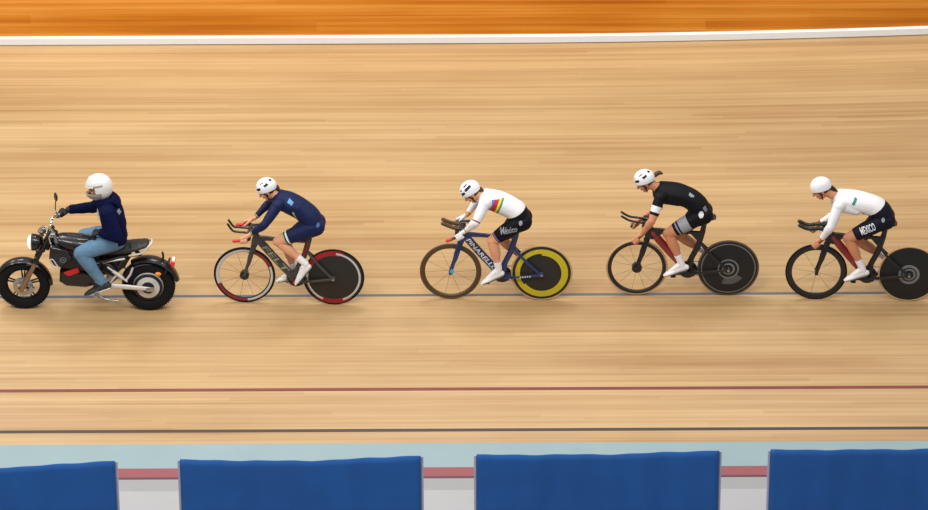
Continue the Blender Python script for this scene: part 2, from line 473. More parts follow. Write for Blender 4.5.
    for s in (-1, 1):
        e = MB(); e.tube(catmull([(x, s * (.055 if i < 2 else .05), z) for i, (x, z) in enumerate(ext)], 5), P.get('ext_r', .0125), 12, round_=True)
        e.build('aero_extension', G[P.get('ext_m', 'carbon')], t)
        p = MB(); x, z = ext[0]
        p.tube([(x + .07, .07 * s, z + .035), (x - .03, .07 * s, z + .03)], [(.008, .042), (.008, .036)], 14, round_=True)
        p.tube([(x + .02, .058 * s, z + .03), (x + .02, .055 * s, bz)], .012, 10); p.build('arm_pad', G['carbon'], t)
    # wheels
    def tyre(c, m, par):
        q = MB(); q.lathe([(TR - .012 + .0115 * cos(a), .0115 * sin(a)) for a in np.linspace(0, 2 * pi, 13)[:-1]], c, 96, closed=True); q.build('tyre', G[m], par)
    q = MB(); fm = P['front']
    q.lathe([(TR - .018, -.010), (TR - .026, -.013), (TR - .045, -.014), (TR - fm['depth'] + .012, -.012), (TR - fm['depth'], -.004), (TR - fm['depth'], .004), (TR - fm['depth'] + .012, .012), (TR - .045, .014), (TR - .026, .013), (TR - .018, .010)],
            FA, 120, mf=fm['mf'], closed=True)
    wf = q.build('wheel', [G[m] for m in fm['mats']], t); tag(wf, 'deep rim front wheel')
    tyre(FA, P['tyre_f'], wf)
    q = MB(); q.lathe([(.012, -.055), (.016, -.05), (.018, -.035), (fm.get('hub', .024), -.028), (fm.get('hub', .024), .028), (.018, .035), (.016, .05), (.012, .055)], FA, 32); q.lathe([(.004, -.075), (.011, -.072), (.011, .072), (.004, .075)], FA, 16); q.build('hub', G[fm.get('hubm', 'carbon')], wf)
    q = MB(); q.tube([(0, 0, .02), (0, 0, TR - fm['depth'] + .006)], [(.0014, .0008)] * 2, 8); sm = q.mesh('spoke')
    for i in range(fm.get('spokes', 12)):
        o = link('spoke', sm, [] if i else [G['carbon']], wf, False); o.location = (0, (.018 if i % 2 else -.018), TR); o.rotation_euler = (radians(-3.6 if i % 2 == 0 else 3.6) * -1, 2 * pi * i / fm.get('spokes', 12) + .2, 0); o.rotation_mode = 'XYZ'
    q = MB(); rm = P['rear']
    rr = rm['radii']
    prof = [(.012, -.032)] + [(r, -.030 + .020 * (r / .32) ** 1.3) for r in rr] + [(TR - .018, -.009), (TR - .018, .009), (.30, .013), (.15, .024), (.012, .032)]
    q.lathe(prof, RA, 120, mf=rm['mf']); wr = q.build('disc_wheel', [G[m] for m in rm['mats']], t)
    tyre(RA, P['tyre_r'], wr)
    q = MB(); q.lathe([(.004, -.082), (.013, -.08), (.015, -.068), (.02, -.055), (.022, -.034), (.022, .034), (.02, .055), (.015, .068), (.013, .08), (.004, .082)], RA, 24); q.build('hub', G['alloy'], wr)
    # drive
    c = MB(); c.lathe([(.012, .038), (.099, .040), (.104, .043), (.099, .046), (.012, .048)], BB, 72); cr = c.build('chainring', G['carbon'], t)
    dx, dz = P['crank']
    for s in (-1, 1):
        e = V((BB.x + s * -dx, .078 * s, BB.z - s * dz)) if s == 1 else V((BB.x + dx, -.078, BB.z + dz))
        if s == 1: e = V((BB.x - dx, .078, BB.z - dz))
        a = MB(); a.tube([(BB.x, .06 * s, BB.z), e], [(.017, .009), (.012, .007)], 12, round_=True)
        a.lathe([(.004, .052 * s), (.025, .054 * s), (.025, .066 * s), (.010, .070 * s)], BB, 20)
        ao = a.build('crank_arm', G['carbon'], t)
        if s == -1 and P.get('cap'):
            a = MB(); a.lathe([(.004, -.064), (.022, -.070), (.022, -.074), (.006, -.076)], BB, 24); a.build('crank_cap', G[P['cap']], ao)
        p = MB(); p.box((e.x, .125 * s, e.z), (.055, .055, .014)); p.tube([(e.x, .075 * s, e.z), (e.x, .15 * s, e.z)], .007, 10); p.build('pedal', G['carbon'], ao)
    c = MB(); 
    pts = [(BB.x + .102 * cos(a), .043, BB.z + .102 * sin(a)) for a in np.linspace(radians(95), radians(265), 18)] + [(RA.x + .032 * cos(a), .043, RA.z + .032 * sin(a)) for a in np.linspace(radians(-88), radians(92), 8)]
    c.tube(pts, [(.005, .003)] * len(pts), 8, closed=True); c.build('chain', G['steel'], t)
    return t

def ringmf(radii, fn):
    """profile index -> band material by radius and angle on the near (left) face"""
    def mf(i, a):
        r0 = ([.012] + radii + [TR - .018])
        if i < len(r0) - 1: return fn((r0[i] + r0[i + 1]) / 2, a)
        return fn(.2, a) if False else 0
    return mf

RR = [.03, .05, .07, .085, .10, .115, .13, .16, .19, .215, .235, .25, .262, .274, .286, .296, .306]
def in_arc(a, arcs): return any(((a - lo) % 360) <= (hi - lo) % 360 for lo, hi in arcs)
def disc1(r, a):
    if .262 < r < .274: return 1 if in_arc(a, [(75, 165), (240, 300)]) else 0
    if .274 < r < .296: return 1 if in_arc(a, [(85, 150), (245, 290)]) else 2
    if r > .296: return 1 if in_arc(a, [(70, 170), (230, 310)]) else 0
    return 0
def disc2(r, a):
    if .215 < r < .235: return 1 if in_arc(a, [(215, 450)]) else 2
    if .235 < r < .286: return 1
    return 0
def disc3(r, a):
    if .286 < r < .296: return 1
    if .05 < r < .07 or .10 < r < .115: return 1
    if .115 < r < .19 and in_arc(a, [(250, 325)]): return 2
    return 0
def disc4(r, a):
    if .05 < r < .07 or .085 < r < .115 or .0 < r < .02: return 1
    return 0
def rimf(fn):
    def mf(i, a): return fn(i, a)
    return mf
def front1(i, a):
    if i in (1, 2, 8, 7): return 1 if in_arc(a, [(200, 275), (20, 75)]) else 2
    if i in (3, 6): return 2 if in_arc(a, [(80, 200)]) else 0
    return 0
BIKES = [
 dict(A=(-2.380, -.033, -.008), B=(-1.416, -.076, -.018), wb=.965, frame='carbon_grey', accent='tape_red', text=('FELT', 'frame_sage', .16, .82, .058), seat_accent='rim_red',
      bar_z=.865, horn_x=-.085, horn_z=.838, grip='tape_red', ext=[(.10, .868), (-.06, .880), (-.115, .892), (-.165, .965)], crank=(.105, .075), cap='orange_part',
      front=dict(depth=.062, mf=front1, mats=['rim_black', 'rim_red', 'rim_silver'], hub=.05, spokes=12), rear=dict(radii=RR, mf=ringmf(RR, disc1), mats=['disc_olive', 'rim_red', 'rim_silver']),
      tyre_f='tyre_black', tyre_r='tyre_black', label='dark grey pursuit bicycle with red and silver wheel bands, ridden by the navy rider'),
 dict(A=(-.148, .009, .002), B=(.838, -.020, -.005), wb=.986, frame='frame_blue', accent='frame_cyan', text=('PINARELLO', 'letter_white', .08, .88, .048), stay_text=1,
      bar_z=.865, horn_x=-.03, horn_z=.80, horn_b=.09, grip='tape_red', ext=[(.13, .870), (.06, .882), (-.02, .906), (-.085, .935)], ext_r=.021, ext_m='rim_brown', crank=(-.155, -.02), fork_tip='frame_cyan',
      front=dict(depth=.058, mf=lambda i, a: 0, mats=['rim_brown'], hub=.02, spokes=10, hubm='frame_blue'), rear=dict(radii=RR, mf=ringmf(RR, disc2), mats=['disc_olive', 'ring_yellow', 'disc_black']), post='frame_blue',
      tyre_f='tyre_brown', tyre_r='tyre_tan', label='blue pursuit bicycle with white lettering and a yellow ringed rear disc'),
 dict(A=(1.872, .059, .014), B=(2.862, .043, .010), wb=.990, frame='carbon', accent='frame_red', down='frame_red',
      bar_z=.835, horn_x=-.055, horn_z=.735, horn_b=.05, grip='carbon', ext=[(.10, .880), (.02, .905), (-.09, .925), (-.175, .975)], crank=(-.165, .005), saddle=.035,
      front=dict(depth=.060, mf=lambda i, a: 0, mats=['rim_black'], hub=.055, spokes=12), rear=dict(radii=RR, mf=ringmf(RR, disc3), mats=['disc_black', 'ring_grey', 'ring_dim']),
      tyre_f='tyre_tan', tyre_r='tyre_brown', label='black pursuit bicycle with red down tube and tan front tyre, under the black suited rider'),
 dict(A=(3.810, -.025, -.006), B=(4.810, -.063, -.015), wb=1.0, frame='carbon', accent='frame_red', down='frame_red',
      bar_z=.835, horn_x=-.06, horn_z=.735, horn_b=.05, grip='carbon', ext=[(.08, .860), (.01, .885), (-.11, .875), (-.205, .915)], ext_r=.021, crank=(-.160, .0), saddle=.025,
      front=dict(depth=.072, mf=lambda i, a: 0, mats=['rim_black'], hub=.018, spokes=8), rear=dict(radii=RR, mf=ringmf(RR, disc4), mats=['disc_black', 'ring_grey']),
      tyre_f='tyre_black', tyre_r='tyre_tan', label='black pursuit bicycle with red down tube and silver ringed rear disc, last in the line'),
]
BM = []
for P in BIKES:
    M = frame_at(P['A'], P['B']); BM.append(M); track_bike(M, P, P['label'])

# ------------------------------------------------------------------ people
def remesh(mb, vox=.006, it=4):
    me = mb.mesh('raw'); o = bpy.data.objects.new('raw', me); COL.objects.link(o)
    m = o.modifiers.new('r', 'REMESH'); m.mode = 'VOXEL'; m.voxel_size = vox; m.adaptivity = 0
    m = o.modifiers.new('s', 'SMOOTH'); m.factor = .5; m.iterations = it
    bpy.context.view_layer.update()
    out = bpy.data.meshes.new_from_object(o.evaluated_get(bpy.context.evaluated_depsgraph_get()))
    bpy.data.objects.remove(o); bpy.data.meshes.remove(me)
    out.materials.clear()
    return out

class Body:
    def __init__(s): s.mb = MB(); s.bones = []
    def cap(s, name, p0, p1, r0, r1, prof=None):
        p0, p1 = V(p0), V(p1)
        K = 9; pts = [p0.lerp(p1, i / (K - 1)) for i in range(K)]
        rs = [r0 + (r1 - r0) * i / (K - 1) + (prof(i / (K - 1)) if prof else 0) for i in range(K)]
        s.mb.tube(pts, rs, 16, round_=True)
        s.bones.append((name, p0, p1, r0, r1, 1.0))
    def torso(s, pts):
        """pts: (x, z, half depth, half width)"""
        C = catmull(pts, 5)
        s.mb.tube([(c[0], 0, c[1]) for c in C], [(c[2], c[3]) for c in C], 24, round_=True)
        for i in range(len(pts) - 1):
            a, b = pts[i], pts[i + 1]
            s.bones.append(('torso', V((a[0], 0, a[1])), V((b[0], 0, b[1])), a[2], b[2], (a[2] + b[2]) / (a[3] + b[3])))
    def finish(s, vox=.006, it=4):
        me = remesh(s.mb, vox, it); s.me = me
        n = len(me.vertices); co = np.empty(n * 3); me.vertices.foreach_get('co', co); s.co = co.reshape(-1, 3)
        no = np.empty(n * 3); me.vertices.foreach_get('normal', no); s.no = no.reshape(-1, 3)
        s.faces = [tuple(p.vertices) for p in me.polygons]
        ln = len(s.faces); c = np.empty(ln * 3); me.polygons.foreach_get('center', c); c = c.reshape(-1, 3); s.c = c
        best = np.full(ln, 1e9); s.bn = np.zeros(ln, int); s.t = np.zeros(ln)
        s.names = [b[0] for b in s.bones]
        for i, (nm, p0, p1, r0, r1, ys) in enumerate(s.bones):
            k = np.array([1, ys, 1]); a = np.array(p0) * k; b = np.array(p1) * k; q = c * k
            d = b - a; L = max(1e-9, d @ d); t = np.clip((q - a) @ d / L, 0, 1)
            dist = np.linalg.norm(q - (a + t[:, None] * d), axis=1) - (r0 + (r1 - r0) * t)
            w = dist < best; best[w] = dist[w]; s.bn[w] = i; s.t[w] = t[w]
        s.nm = np.array(s.names)[s.bn]
    def piece(s, name, mask, mats, parent, mi=None, off=.004, thick=.003, wr=0.0, sh=V((0, 0, 0)), grow=0):
        idx = np.nonzero(mask)[0]
        if len(idx) == 0: print('empty piece', name); return None
        fs = [s.faces[i] for i in idx]
        used = sorted({v for f in fs for v in f}); mp = {v: k for k, v in enumerate(used)}
        co = s.co[used].copy(); no = s.no[used]
        nf = [tuple(mp[v] for v in f) for f in fs]
        cnt = {}
        for f in nf:
            for i in range(len(f)):
                e = (min(f[i], f[i - 1]), max(f[i], f[i - 1])); cnt[e] = cnt.get(e, 0) + 1
        nb = {}
        for (a, b), c in cnt.items():
            if c == 1: nb.setdefault(a, []).append(b); nb.setdefault(b, []).append(a)
        for _ in range(6):
            new = {k: co[l].mean(0) * .5 + co[k] * .5 for k, l in nb.items() if len(l) == 2}
            for k, p in new.items(): co[k] = p
        o_ = np.full(len(used), off)
        if wr:
            o_ += np.array([wr * (noise.noise(V(p) * 9) + .6 * noise.noise(V(p) * 21 + V((5, 1, 2)))) for p in co])
            o_ = np.maximum(o_, .002)
        co = co + no * o_[:, None]
        me = bpy.data.meshes.new(name); me.from_pydata([tuple(p - np.array(sh)) for p in co], [], nf)
        if mi is not None: me.polygons.foreach_set('material_index', mi[idx].astype(np.int32))
        ob = link(name, me, mats, parent, True, 180)
        sd = ob.modifiers.new('thickness', 'SOLIDIFY'); sd.thickness = thick; sd.offset = -1
        return ob

def ik(a, b, l1, l2, fwd):
    a, b = V(a), V(b); d = b - a; L = min(d.length, (l1 + l2) * .999); u = d.normalized()
    x = (l1 * l1 - l2 * l2 + L * L) / (2 * L); h = sqrt(max(0, l1 * l1 - x * x))
    f = V(fwd); f = (f - u * f.dot(u)).normalized()
    return a + u * x + f * h

def hand(B, wrist, grip, axis, inner, rb=.017, sc=1.0):
    """hand closed on a bar: grip = point on the bar's axis, axis = unit vector along it towards the index finger, inner = unit vector to the thumb side"""
    wrist, grip, ax = V(wrist), V(grip), V(axis).normalized()
    inn = (V(inner) - ax * V(inner).dot(ax)).normalized(); up = (wrist - grip); up = up - ax * up.dot(ax)
    up = up - inn * up.dot(inn)
    up = V((0, 0, 1)) if up.length < .01 else up.normalized()
    up = (up - ax * up.dot(ax)).normalized(); inn = (inn - up * inn.dot(up)).normalized()
    R = rb + .010
    kn = []
    # palm: flattened pad from the wrist over the bar
    for k, o in enumerate((.030, .010, -.010, -.029)):
        c = grip + ax * (o * sc)
        base = c + up * (R + .006) - inn * .012
        B.cap('hand', wrist.lerp(base, .25), base, .017, .0125)
        pts = []
        span = (215, 235, 228, 190)[k]
        for j in range(8):
            a = radians(112 + span * j / 7)
            pts.append(c + inn * (R * cos(a)) + up * (R * sin(a)))
        rs = [.0098 - .0022 * j / 7 for j in range(8)]
        B.mb.tube(pts, rs, 10, round_=True)
        for j in range(7): B.bones.append(('hand', pts[j], pts[j + 1], rs[j], rs[j + 1], 1.0))
    th = [wrist.lerp(grip + up * R, .55) + inn * .018, grip + ax * .026 + inn * (R + .010) + up * .008, grip + ax * .048 + inn * (R * .6) - up * .016]
    B.cap('hand', th[0], th[1], .014, .0115); B.cap('hand', th[1], th[2], .011, .009)
    B.cap('hand', wrist, wrist.lerp(grip + up * R, .55), .024, .021)

def head(B, loc, pitch, yaw=0, k=1.0):
    """face towards -x; pitch > 0 looks down"""
    H = Matrix.Translation(loc) @ Matrix.Rotation(radians(yaw), 4, 'Z') @ Matrix.Rotation(radians(-pitch), 4, 'Y') @ Matrix.Scale(k, 4)
    R = H.to_3x3()
    def e(nm, c, r):
        B.mb.ell(H @ V(c), r, R, 24)
        p = H @ V(c); B.bones.append((nm, p, p + V((1e-4, 0, 0)), min(r) * k, min(r) * k, 1.0))
    e('head', (.012, 0, .025), (.096, .076, .088)); e('head', (-.02, 0, -.03), (.068, .060, .084)); e('head', (-.012, 0, -.068), (.060, .050, .042))
    e('head', (-.058, 0, -.094), (.026, .024, .020))
    for s in (-1, 1):
        e('head', (.012, .077 * s, -.012), (.017, .010, .031)); e('head', (-.058, .036 * s, -.028), (.026, .022, .024))
    c = lambda nm, a, b, r0, r1: B.cap(nm, H @ V(a), H @ V(b), r0 * k, r1 * k)
    c('head', (-.084, 0, .008), (-.108, 0, -.030), .010, .0145)
    c('head', (-.074, -.036, .020), (-.074, .036, .020), .014, .014)
    c('head', (-.084, -.018, -.060), (-.084, .018, -.060), .0105, .0105)
    return H

def face_idx(B, H):
    """skin 0, lips 1, eyes 2"""
    Hi = np.array(H.inverted()); q = np.c_[B.c, np.ones(len(B.c))] @ Hi.T
    mi = np.zeros(len(B.c), int)
    hd = B.nm == 'head'
    lip = hd & (q[:, 0] < -.075) & (np.abs(q[:, 1]) < .024) & (np.abs(q[:, 2] + .060) < .009); mi[lip] = 1
    for s in (-1, 1):
        mi[hd & (q[:, 0] < -.05) & (((q[:, 1] - .032 * s) / .014) ** 2 + ((q[:, 2] - .0) / .008) ** 2 < 1)] = 2
    return mi

def shoe(parent, heel, toe, y, m, sh, sole='sole_dark', up_=None, wide=1.0):
    heel, toe = V((heel[0], y, heel[1])), V((toe[0], y, toe[1])); d = (toe - heel); u = d.normalized(); L = d.length
    n = V((-u.z, 0, u.x)) if u.x < 0 else V((u.z, 0, -u.x)); n = -n if n.x * 0 + n.z < 0 else n
    prof = [(.00, .030, .026, .034), (.10, .040, .033, .040), (.28, .040, .034, .040), (.48, .033, .036, .032), (.68, .028, .043, .026), (.86, .022, .040, .021), (1.0, .013, .024, .014)]
    mb = MB(); pts = [heel + u * (L * p[0]) + n * p[3] for p in prof]
    C = catmull([tuple(p) + (q[1], q[2] * wide) for p, q in zip(pts, prof)], 3)
    mb.tube([c[:3] for c in C], [(c[3], c[4]) for c in C], 16, round_=True, side=(0, 1, 0))
    # collar
    mb.tube([heel + u * (.2 * L) + n * .05, heel + u * (.17 * L) + n * .095], [(.042, .034), (.037, .031)], 16)
    so = mb.build('shoe', m, parent, shift=sh, angle=60)
    s2 = MB(); P2 = [heel + u * (L * a) + n * .0045 for a in (0.02, .2, .45, .7, .95)]
    s2.tube(P2, [(.007, .030), (.007, .034), (.007, .034), (.007, .044), (.007, .026)], 12, round_=True, side=(0, 1, 0))
    s2.build('sole', G[sole], so, shift=sh)
    return so

def helmet(parent, H, sh, mats, vents=True, style=0, k=1.0):
    mb = MB(); na, ne = 144, 46; rad = (.116 * k, .098 * k, .112 * k); c = V((.012, 0, .026))
    def el0(az):  # azimuth 0 = front
        f = (1 - cos(az)) / 2
        return radians(2 - 38 * f ** 1.3)
    E8 = radians(8)
    def elev(az, j):
        return el0(az) + (E8 - el0(az)) * j / 6 if j <= 6 else E8 + (radians(89.9) - E8) * (j - 6) / (ne - 6)
    def vent(az, el):
        if not vents: return False
        a = abs((math.degrees(az) + 180) % 360 - 180); e = math.degrees(el)
        if style == 1: sl = ((44, 22, 27, 7), (106, 30, 26, 8), (34, 44, 22, 4), (110, 54, 22, 5))
        else: sl = ((50, 24, 20, 7), (112, 26, 15, 7), (26, 40, 14, 3.5), (96, 50, 16, 4), (160, 30, 10, 7))
        for (a0, e0, la, le) in sl:
            da = (a - a0) / la; de = (e - e0) / le
            if da ** 6 + de ** 6 < 1: return True
        return False
    outer = []; inner = []
    for j in range(ne + 1):
        for i in range(na):
            az = 2 * pi * i / na; el = elev(az, j)
            tail = 1 + .10 * max(0, -cos(az)) ** 3 * cos(el)
            dep = .90 if vent(az, el) else 1.0
            d = V((-cos(az) * cos(el) * rad[0] * tail, sin(az) * cos(el) * rad[1], sin(el) * rad[2]))
            outer.append(H @ (c + d * dep)); inner.append(H @ (c + d * .82))
    N = len(outer); fs = []; ms = []
    for j in range(ne):
        for i in range(na):
            i2 = (i + 1) % na; a, b, p, q = j * na + i, j * na + i2, (j + 1) * na + i2, (j + 1) * na + i
            fs.append((a, b, p, q)); az = 2 * pi * (i + .5) / na; el = (elev(az, j) + elev(az, j + 1)) / 2
            ms.append(1 if vent(az, el) else 0)
            fs.append((N + a, N + q, N + p, N + b)); ms.append(1)
    for i in range(na):
        i2 = (i + 1) % na; fs.append((i, N + i, N + i2, i2)); ms.append(1)
    fs.append(tuple(ne * na + i for i in range(na))); ms.append(0)
    mb.add(outer + inner, fs, ms); ho = mb.build('helmet', mats, parent, shift=sh, angle=50)
    st = MB()
    for s in (-1, 1):
        st.tube([H @ V((-.035, .080 * s, .030)), H @ V((-.020, .078 * s, -.03)), H @ V((-.03, .058 * s, -.085)), H @ V((-.045, .020 * s, -.118))], [(.007, .002)] * 4, 8)
        st.tube([H @ V((.06, .074 * s, .02)), H @ V((.0, .076 * s, -.03)), H @ V((-.02, .068 * s, -.055))], [(.006, .002)] * 3, 8)
    st.tube([H @ V((-.045, -.022, -.118)), H @ V((-.045, .022, -.118))], [(.007, .003)] * 2, 8, side=(1, 0, 0))
    st.build('chin_strap', G['strap_black'], ho, shift=sh)
    return ho

def cyclist(M, P):
    sh = V((.72, 0, 0)); Mr = M @ Matrix.Translation(sh)
    t = empty('person', Mr); tag(t, P['label'], 'person', 'riders in the line')
    B = Body(); sk = P.get('thin', 1.0)
    B.torso(P['spine'])
    nb = P['spine'][-1]
    hx, hz = P['hip']
    # buttocks
    for s in (-1, 1): B.cap('torso', (hx + .045, .062 * s, hz + .0), (hx - .02, .075 * s, hz - .02), .095, .095)
    H = head(B, V((P['head'][0], 0, P['head'][1])), P['pitch'], P.get('yaw', 0), .97)
    B.cap('neck', (nb[0] + .01, 0, nb[1]), H @ V((.025, 0, -.045)), .058, .052)
    l1, l2 = P.get('legs', (.41, .40))
    feet = {}
    for s, key in ((-1, 'near'), (1, 'far')):
        ank = V((P[key][0], .112 * s, P[key][1])); hip = V((hx, .085 * s, hz))
        knee = ik(hip, ank, l1, l2, (-1, .10 * s, .2)); knee.y = .105 * s
        B.cap('thigh', hip, knee, .088 * sk, .055, lambda q: .010 * sin(pi * q))
        B.cap('knee', knee, knee + V((-.012, 0, -.004)), .054, .050)
        B.cap('shin', knee, ank, .051, .034, lambda q: .011 * sin(pi * min(1, q * 1.6)) if q < .63 else 0)
        # calf muscle
        ba = knee.lerp(ank, .18); bb = knee.lerp(ank, .48); cf = V((.020, 0, -.008)); B.cap('calf', ba + cf, bb + cf, .043, .040)
        he, to = P[key + '_foot']; a = V((he[0], .112 * s, he[1])); b = V((to[0], .112 * s, to[1])); d = b - a
        nn = V((-d.z, 0, d.x)).normalized(); nn = nn if nn.z > 0 else -nn
        B.cap('foot', ank, a + d * .14 + nn * .045, .033, .030); B.cap('foot', ank, a + d * .70 + nn * .033, .033, .026); B.cap('foot', a + d * .14 + nn * .04, a + d * .85 + nn * .026, .028, .020)
        feet[s] = (he, to)
        sx, sz = P['shoulder']; sd = V((sx, .165 * s, sz)) if s < 0 else V((sx - .015, .15, sz - .045))
        gx, gz = P['grip']; g = V((gx, .195 * s, gz)); wr = V((P['wrist'][0], .19 * s, P['wrist'][1]))
        el = ik(sd, wr, P.get('ua', .255), P.get('fa', .225), V((.7, .3 * s, -.4)) if s > 0 and P.get('far_in') else V((.1, .9 * s, -.1)))
        B.cap('shoulder', (nb[0] + .03, .06 * s, nb[1] - .015), sd, .070, .060)
        B.cap('upper_arm', sd, el, .056, .040, lambda q: .004 * sin(pi * q))
        B.cap('forearm', el, wr, .041, .026, lambda q: .006 * sin(pi * min(1, 2 * q)))
        # lat / chest between arm and ribs
        B.cap('torso', (sx + .06, .095 * s, sz - .03), (sx + .20, .09 * s, sz - .07), .068, .055)
        bx = V(P['bar_axis'])
        hand(B, wr, g, (bx[0], 0, bx[1]), (0, -s, 0))
    B.finish(.0046, 6)
    mi = face_idx(B, H)
    me = B.me; me.polygons.foreach_set('material_index', mi.astype(np.int32))
    me.transform(Matrix.Translation(-sh))
    link('body', me, [G[P['skin']], G['lip'], G['eye']], t, True, 180)
    nm, T, c = B.nm, B.t, B.c
    x, y, z = c[:, 0], c[:, 1], c[:, 2]
    ctx = dict(B=B, nm=nm, T=T, x=x, y=y, z=z, t=t, sh=sh, H=H)
    P['dress'](ctx)
    for s, k in ((-1, 'near'), (1, 'far')):
        B.piece('sock', (((nm == 'shin') & (T > P.get('sock', .70))) | (nm == 'foot')) & (y * s > 0), [G['sock_white']], t, off=.003, thick=.002, sh=sh)
        shoe(t, *feet[s], .112 * s, G['shoe_white'], sh, sole='grey_rubber')
    helmet(t, H, sh, [G['helmet_white'], G['vent_black']], P.get('vents', True), P.get('hstyle', 0))
    # hair under the helmet and a tail behind it
    hb = MB()
    hb.ell(H @ V((.038, 0, -.012)), (.062 * .97, .074 * .97, .062 * .97), H.to_3x3(), 20)
    tail = P['hair']
    hb.tube(catmull([(a, b_, c_) for a, b_, c_, r in tail], 4), [float(q) for q in np.interp(np.linspace(0, len(tail) - 1, 4 * (len(tail) - 1) + 1), range(len(tail)), [r[3] for r in tail])], 12, round_=True)
    hm = remesh(hb, .006, 2); hm.transform(Matrix.Translation(-sh)); link('hair', hm, [G[P['hairm']]], t, True, 180)
    return t

def side(a, b):
    """signed test against the line a->b in xz: positive on its upper/left hand side"""
    return lambda x, z: (b[0] - a[0]) * (z - a[1]) - (b[1] - a[1]) * (x - a[0])

def band(f, lo, hi): return (f > lo) & (f < hi)

def text_on(ob, txt, px, pz, ang, w, h, m, shx, lift=.004, shear=0):
    uv, fs = text_geo(txt, shear); press(ob, uv, fs, (px - shx, pz), ang, w, h, m, lift)
def patch_on(ob, px, pz, ang, w, h, m, shx, keep=None, nu=10, nv=8, lift=.004):
    uv, fs = grid_art(nu, nv, keep); press(ob, uv, fs, (px - shx, pz), ang, w, h, m, lift)
ROUND = lambda u, q: (u - .5) ** 2 + (q - .5) ** 2 < .25

TOR = ('torso', 'shoulder')
def isin(nm, names): return np.isin(nm, names)

def dress_navy(k):
    nm, T, x, y, z = k['nm'], k['T'], k['x'], k['y'], k['z']
    m = isin(nm, ['torso', 'shoulder', 'upper_arm']) | ((nm == 'forearm') & (T < .93)) | ((nm == 'thigh') & (T < .80))
    mi = np.zeros(len(x), int)
    mi[(nm == 'thigh') & band(T, .68, .73)] = 1; mi[(nm == 'thigh') & band(T, .775, .81)] = 2
    mi[(nm == 'forearm') & (T > .86) & (T < .90)] = 2
    f = (x - .585) + (z - 1.07) * .35
    mi[(nm == 'torso') & band(f, -.008, .008) & (z < 1.18)] = 2
    o = k['B'].piece('skinsuit', m, [G['navy'], G['white_cloth'], G['lime']], k['t'], mi, sh=k['sh'], wr=.0012)
    patch_on(o, .485, 1.285, radians(-35), .06, .035, G['sky_patch'], .72)
    patch_on(o, .795, 1.0, 0, .035, .045, G['navy_badge'], .72, ROUND, 12, 12)

def dress_rainbow(k):
    nm, T, x, y, z = k['nm'], k['T'], k['x'], k['y'], k['z']
    hem = side((.575, 1.01), (.80, 1.13))(x, z)
    arm = isin(nm, ['upper_arm']) | ((nm == 'forearm') & (T < .95))
    body = isin(nm, TOR) & (hem > 0)
    mi = np.zeros(len(x), int)
    f = (x - .465) - (z - 1.195) * .42          # bands run down the ribs
    for i, lo, hi in ((1, -.052, -.022), (2, -.022, .026), (3, .026, .032), (4, .032, .058), (5, .058, .082)): mi[(nm == 'torso') & band(f, lo, hi) & (z < 1.262) & (z > 1.0)] = i
    mi[(nm == 'upper_arm') & band(T, .90, .94)] = 2; mi[(nm == 'upper_arm') & band(T, .94, .99)] = 3
    fa = nm == 'forearm'
    mi[fa & band(T, .86, .90)] = 2; mi[fa & band(T, .90, .95)] = 4
    mm = [G[q] for q in ('white_cloth', 'blue_cloth', 'red_cloth', 'black_cloth', 'yellow_cloth', 'green_cloth')]
    k['B'].piece('jersey', arm | body, mm, k['t'], mi, off=.005, sh=k['sh'], wr=.0018)
    mi2 = np.zeros(len(x), int)
    th = nm == 'thigh'
    mi2[th & band(T, .80, .83)] = 1; mi2[th & band(T, .83, .87)] = 2; mi2[th & (T >= .87)] = 3
    m2 = (isin(nm, TOR) & (hem <= .004)) | (th & (T < .90))
    o = k['B'].piece('shorts', m2, [G['black_cloth'], G['blue_cloth'], G['red_cloth'], G['yellow_cloth']], k['t'], mi2, sh=k['sh'], wr=.001)
    text_on(o, 'México', .545, .874, radians(13), .185, .07, G['grey_print'], .72, .005, .1)
    patch_on(o, .735, .985, 0, .04, .05, G['grey_print'], .72, ROUND, 12, 12)
    k['B'].piece('glove', (nm == 'hand') & (y < 0), [G['white_cloth']], k['t'], off=.002, thick=.0015, sh=k['sh'])
    k['B'].piece('glove', (nm == 'hand') & (y > 0), [G['white_cloth']], k['t'], off=.002, thick=.0015, sh=k['sh'])

def dress_black(k):
    nm, T, x, y, z = k['nm'], k['T'], k['x'], k['y'], k['z']
    m = isin(nm, ['torso', 'shoulder']) | ((nm == 'upper_arm') & (T < .74)) | ((nm == 'thigh') & (T < .79))
    mi = np.zeros(len(x), int)
    mi[(nm == 'upper_arm') & band(T, .36, .62)] = 1
    th = nm == 'thigh'
    mi[th & band(T, .34, .62) & (y < 0)] = 2; mi[th & band(T, .67, .71)] = 2
    o = k['B'].piece('skinsuit', m, [G['black_cloth'], G['white_cloth'], G['grey_print']], k['t'], mi, sh=k['sh'], wr=.001)
    patch_on(o, .645, 1.02, 0, .055, .07, G['white_cloth'], .72, ROUND, 12, 12)
    patch_on(o, .535, 1.262, radians(-35), .06, .022, G['grey_print'], .72, lambda u, q: not (.45 < u < .55) and (q > .4 or u < .7))
    patch_on(o, .69, 1.12, radians(-60), .06, .03, G['grey_print'], .72, lambda u, q: int(u * 10) % 2 == 0)

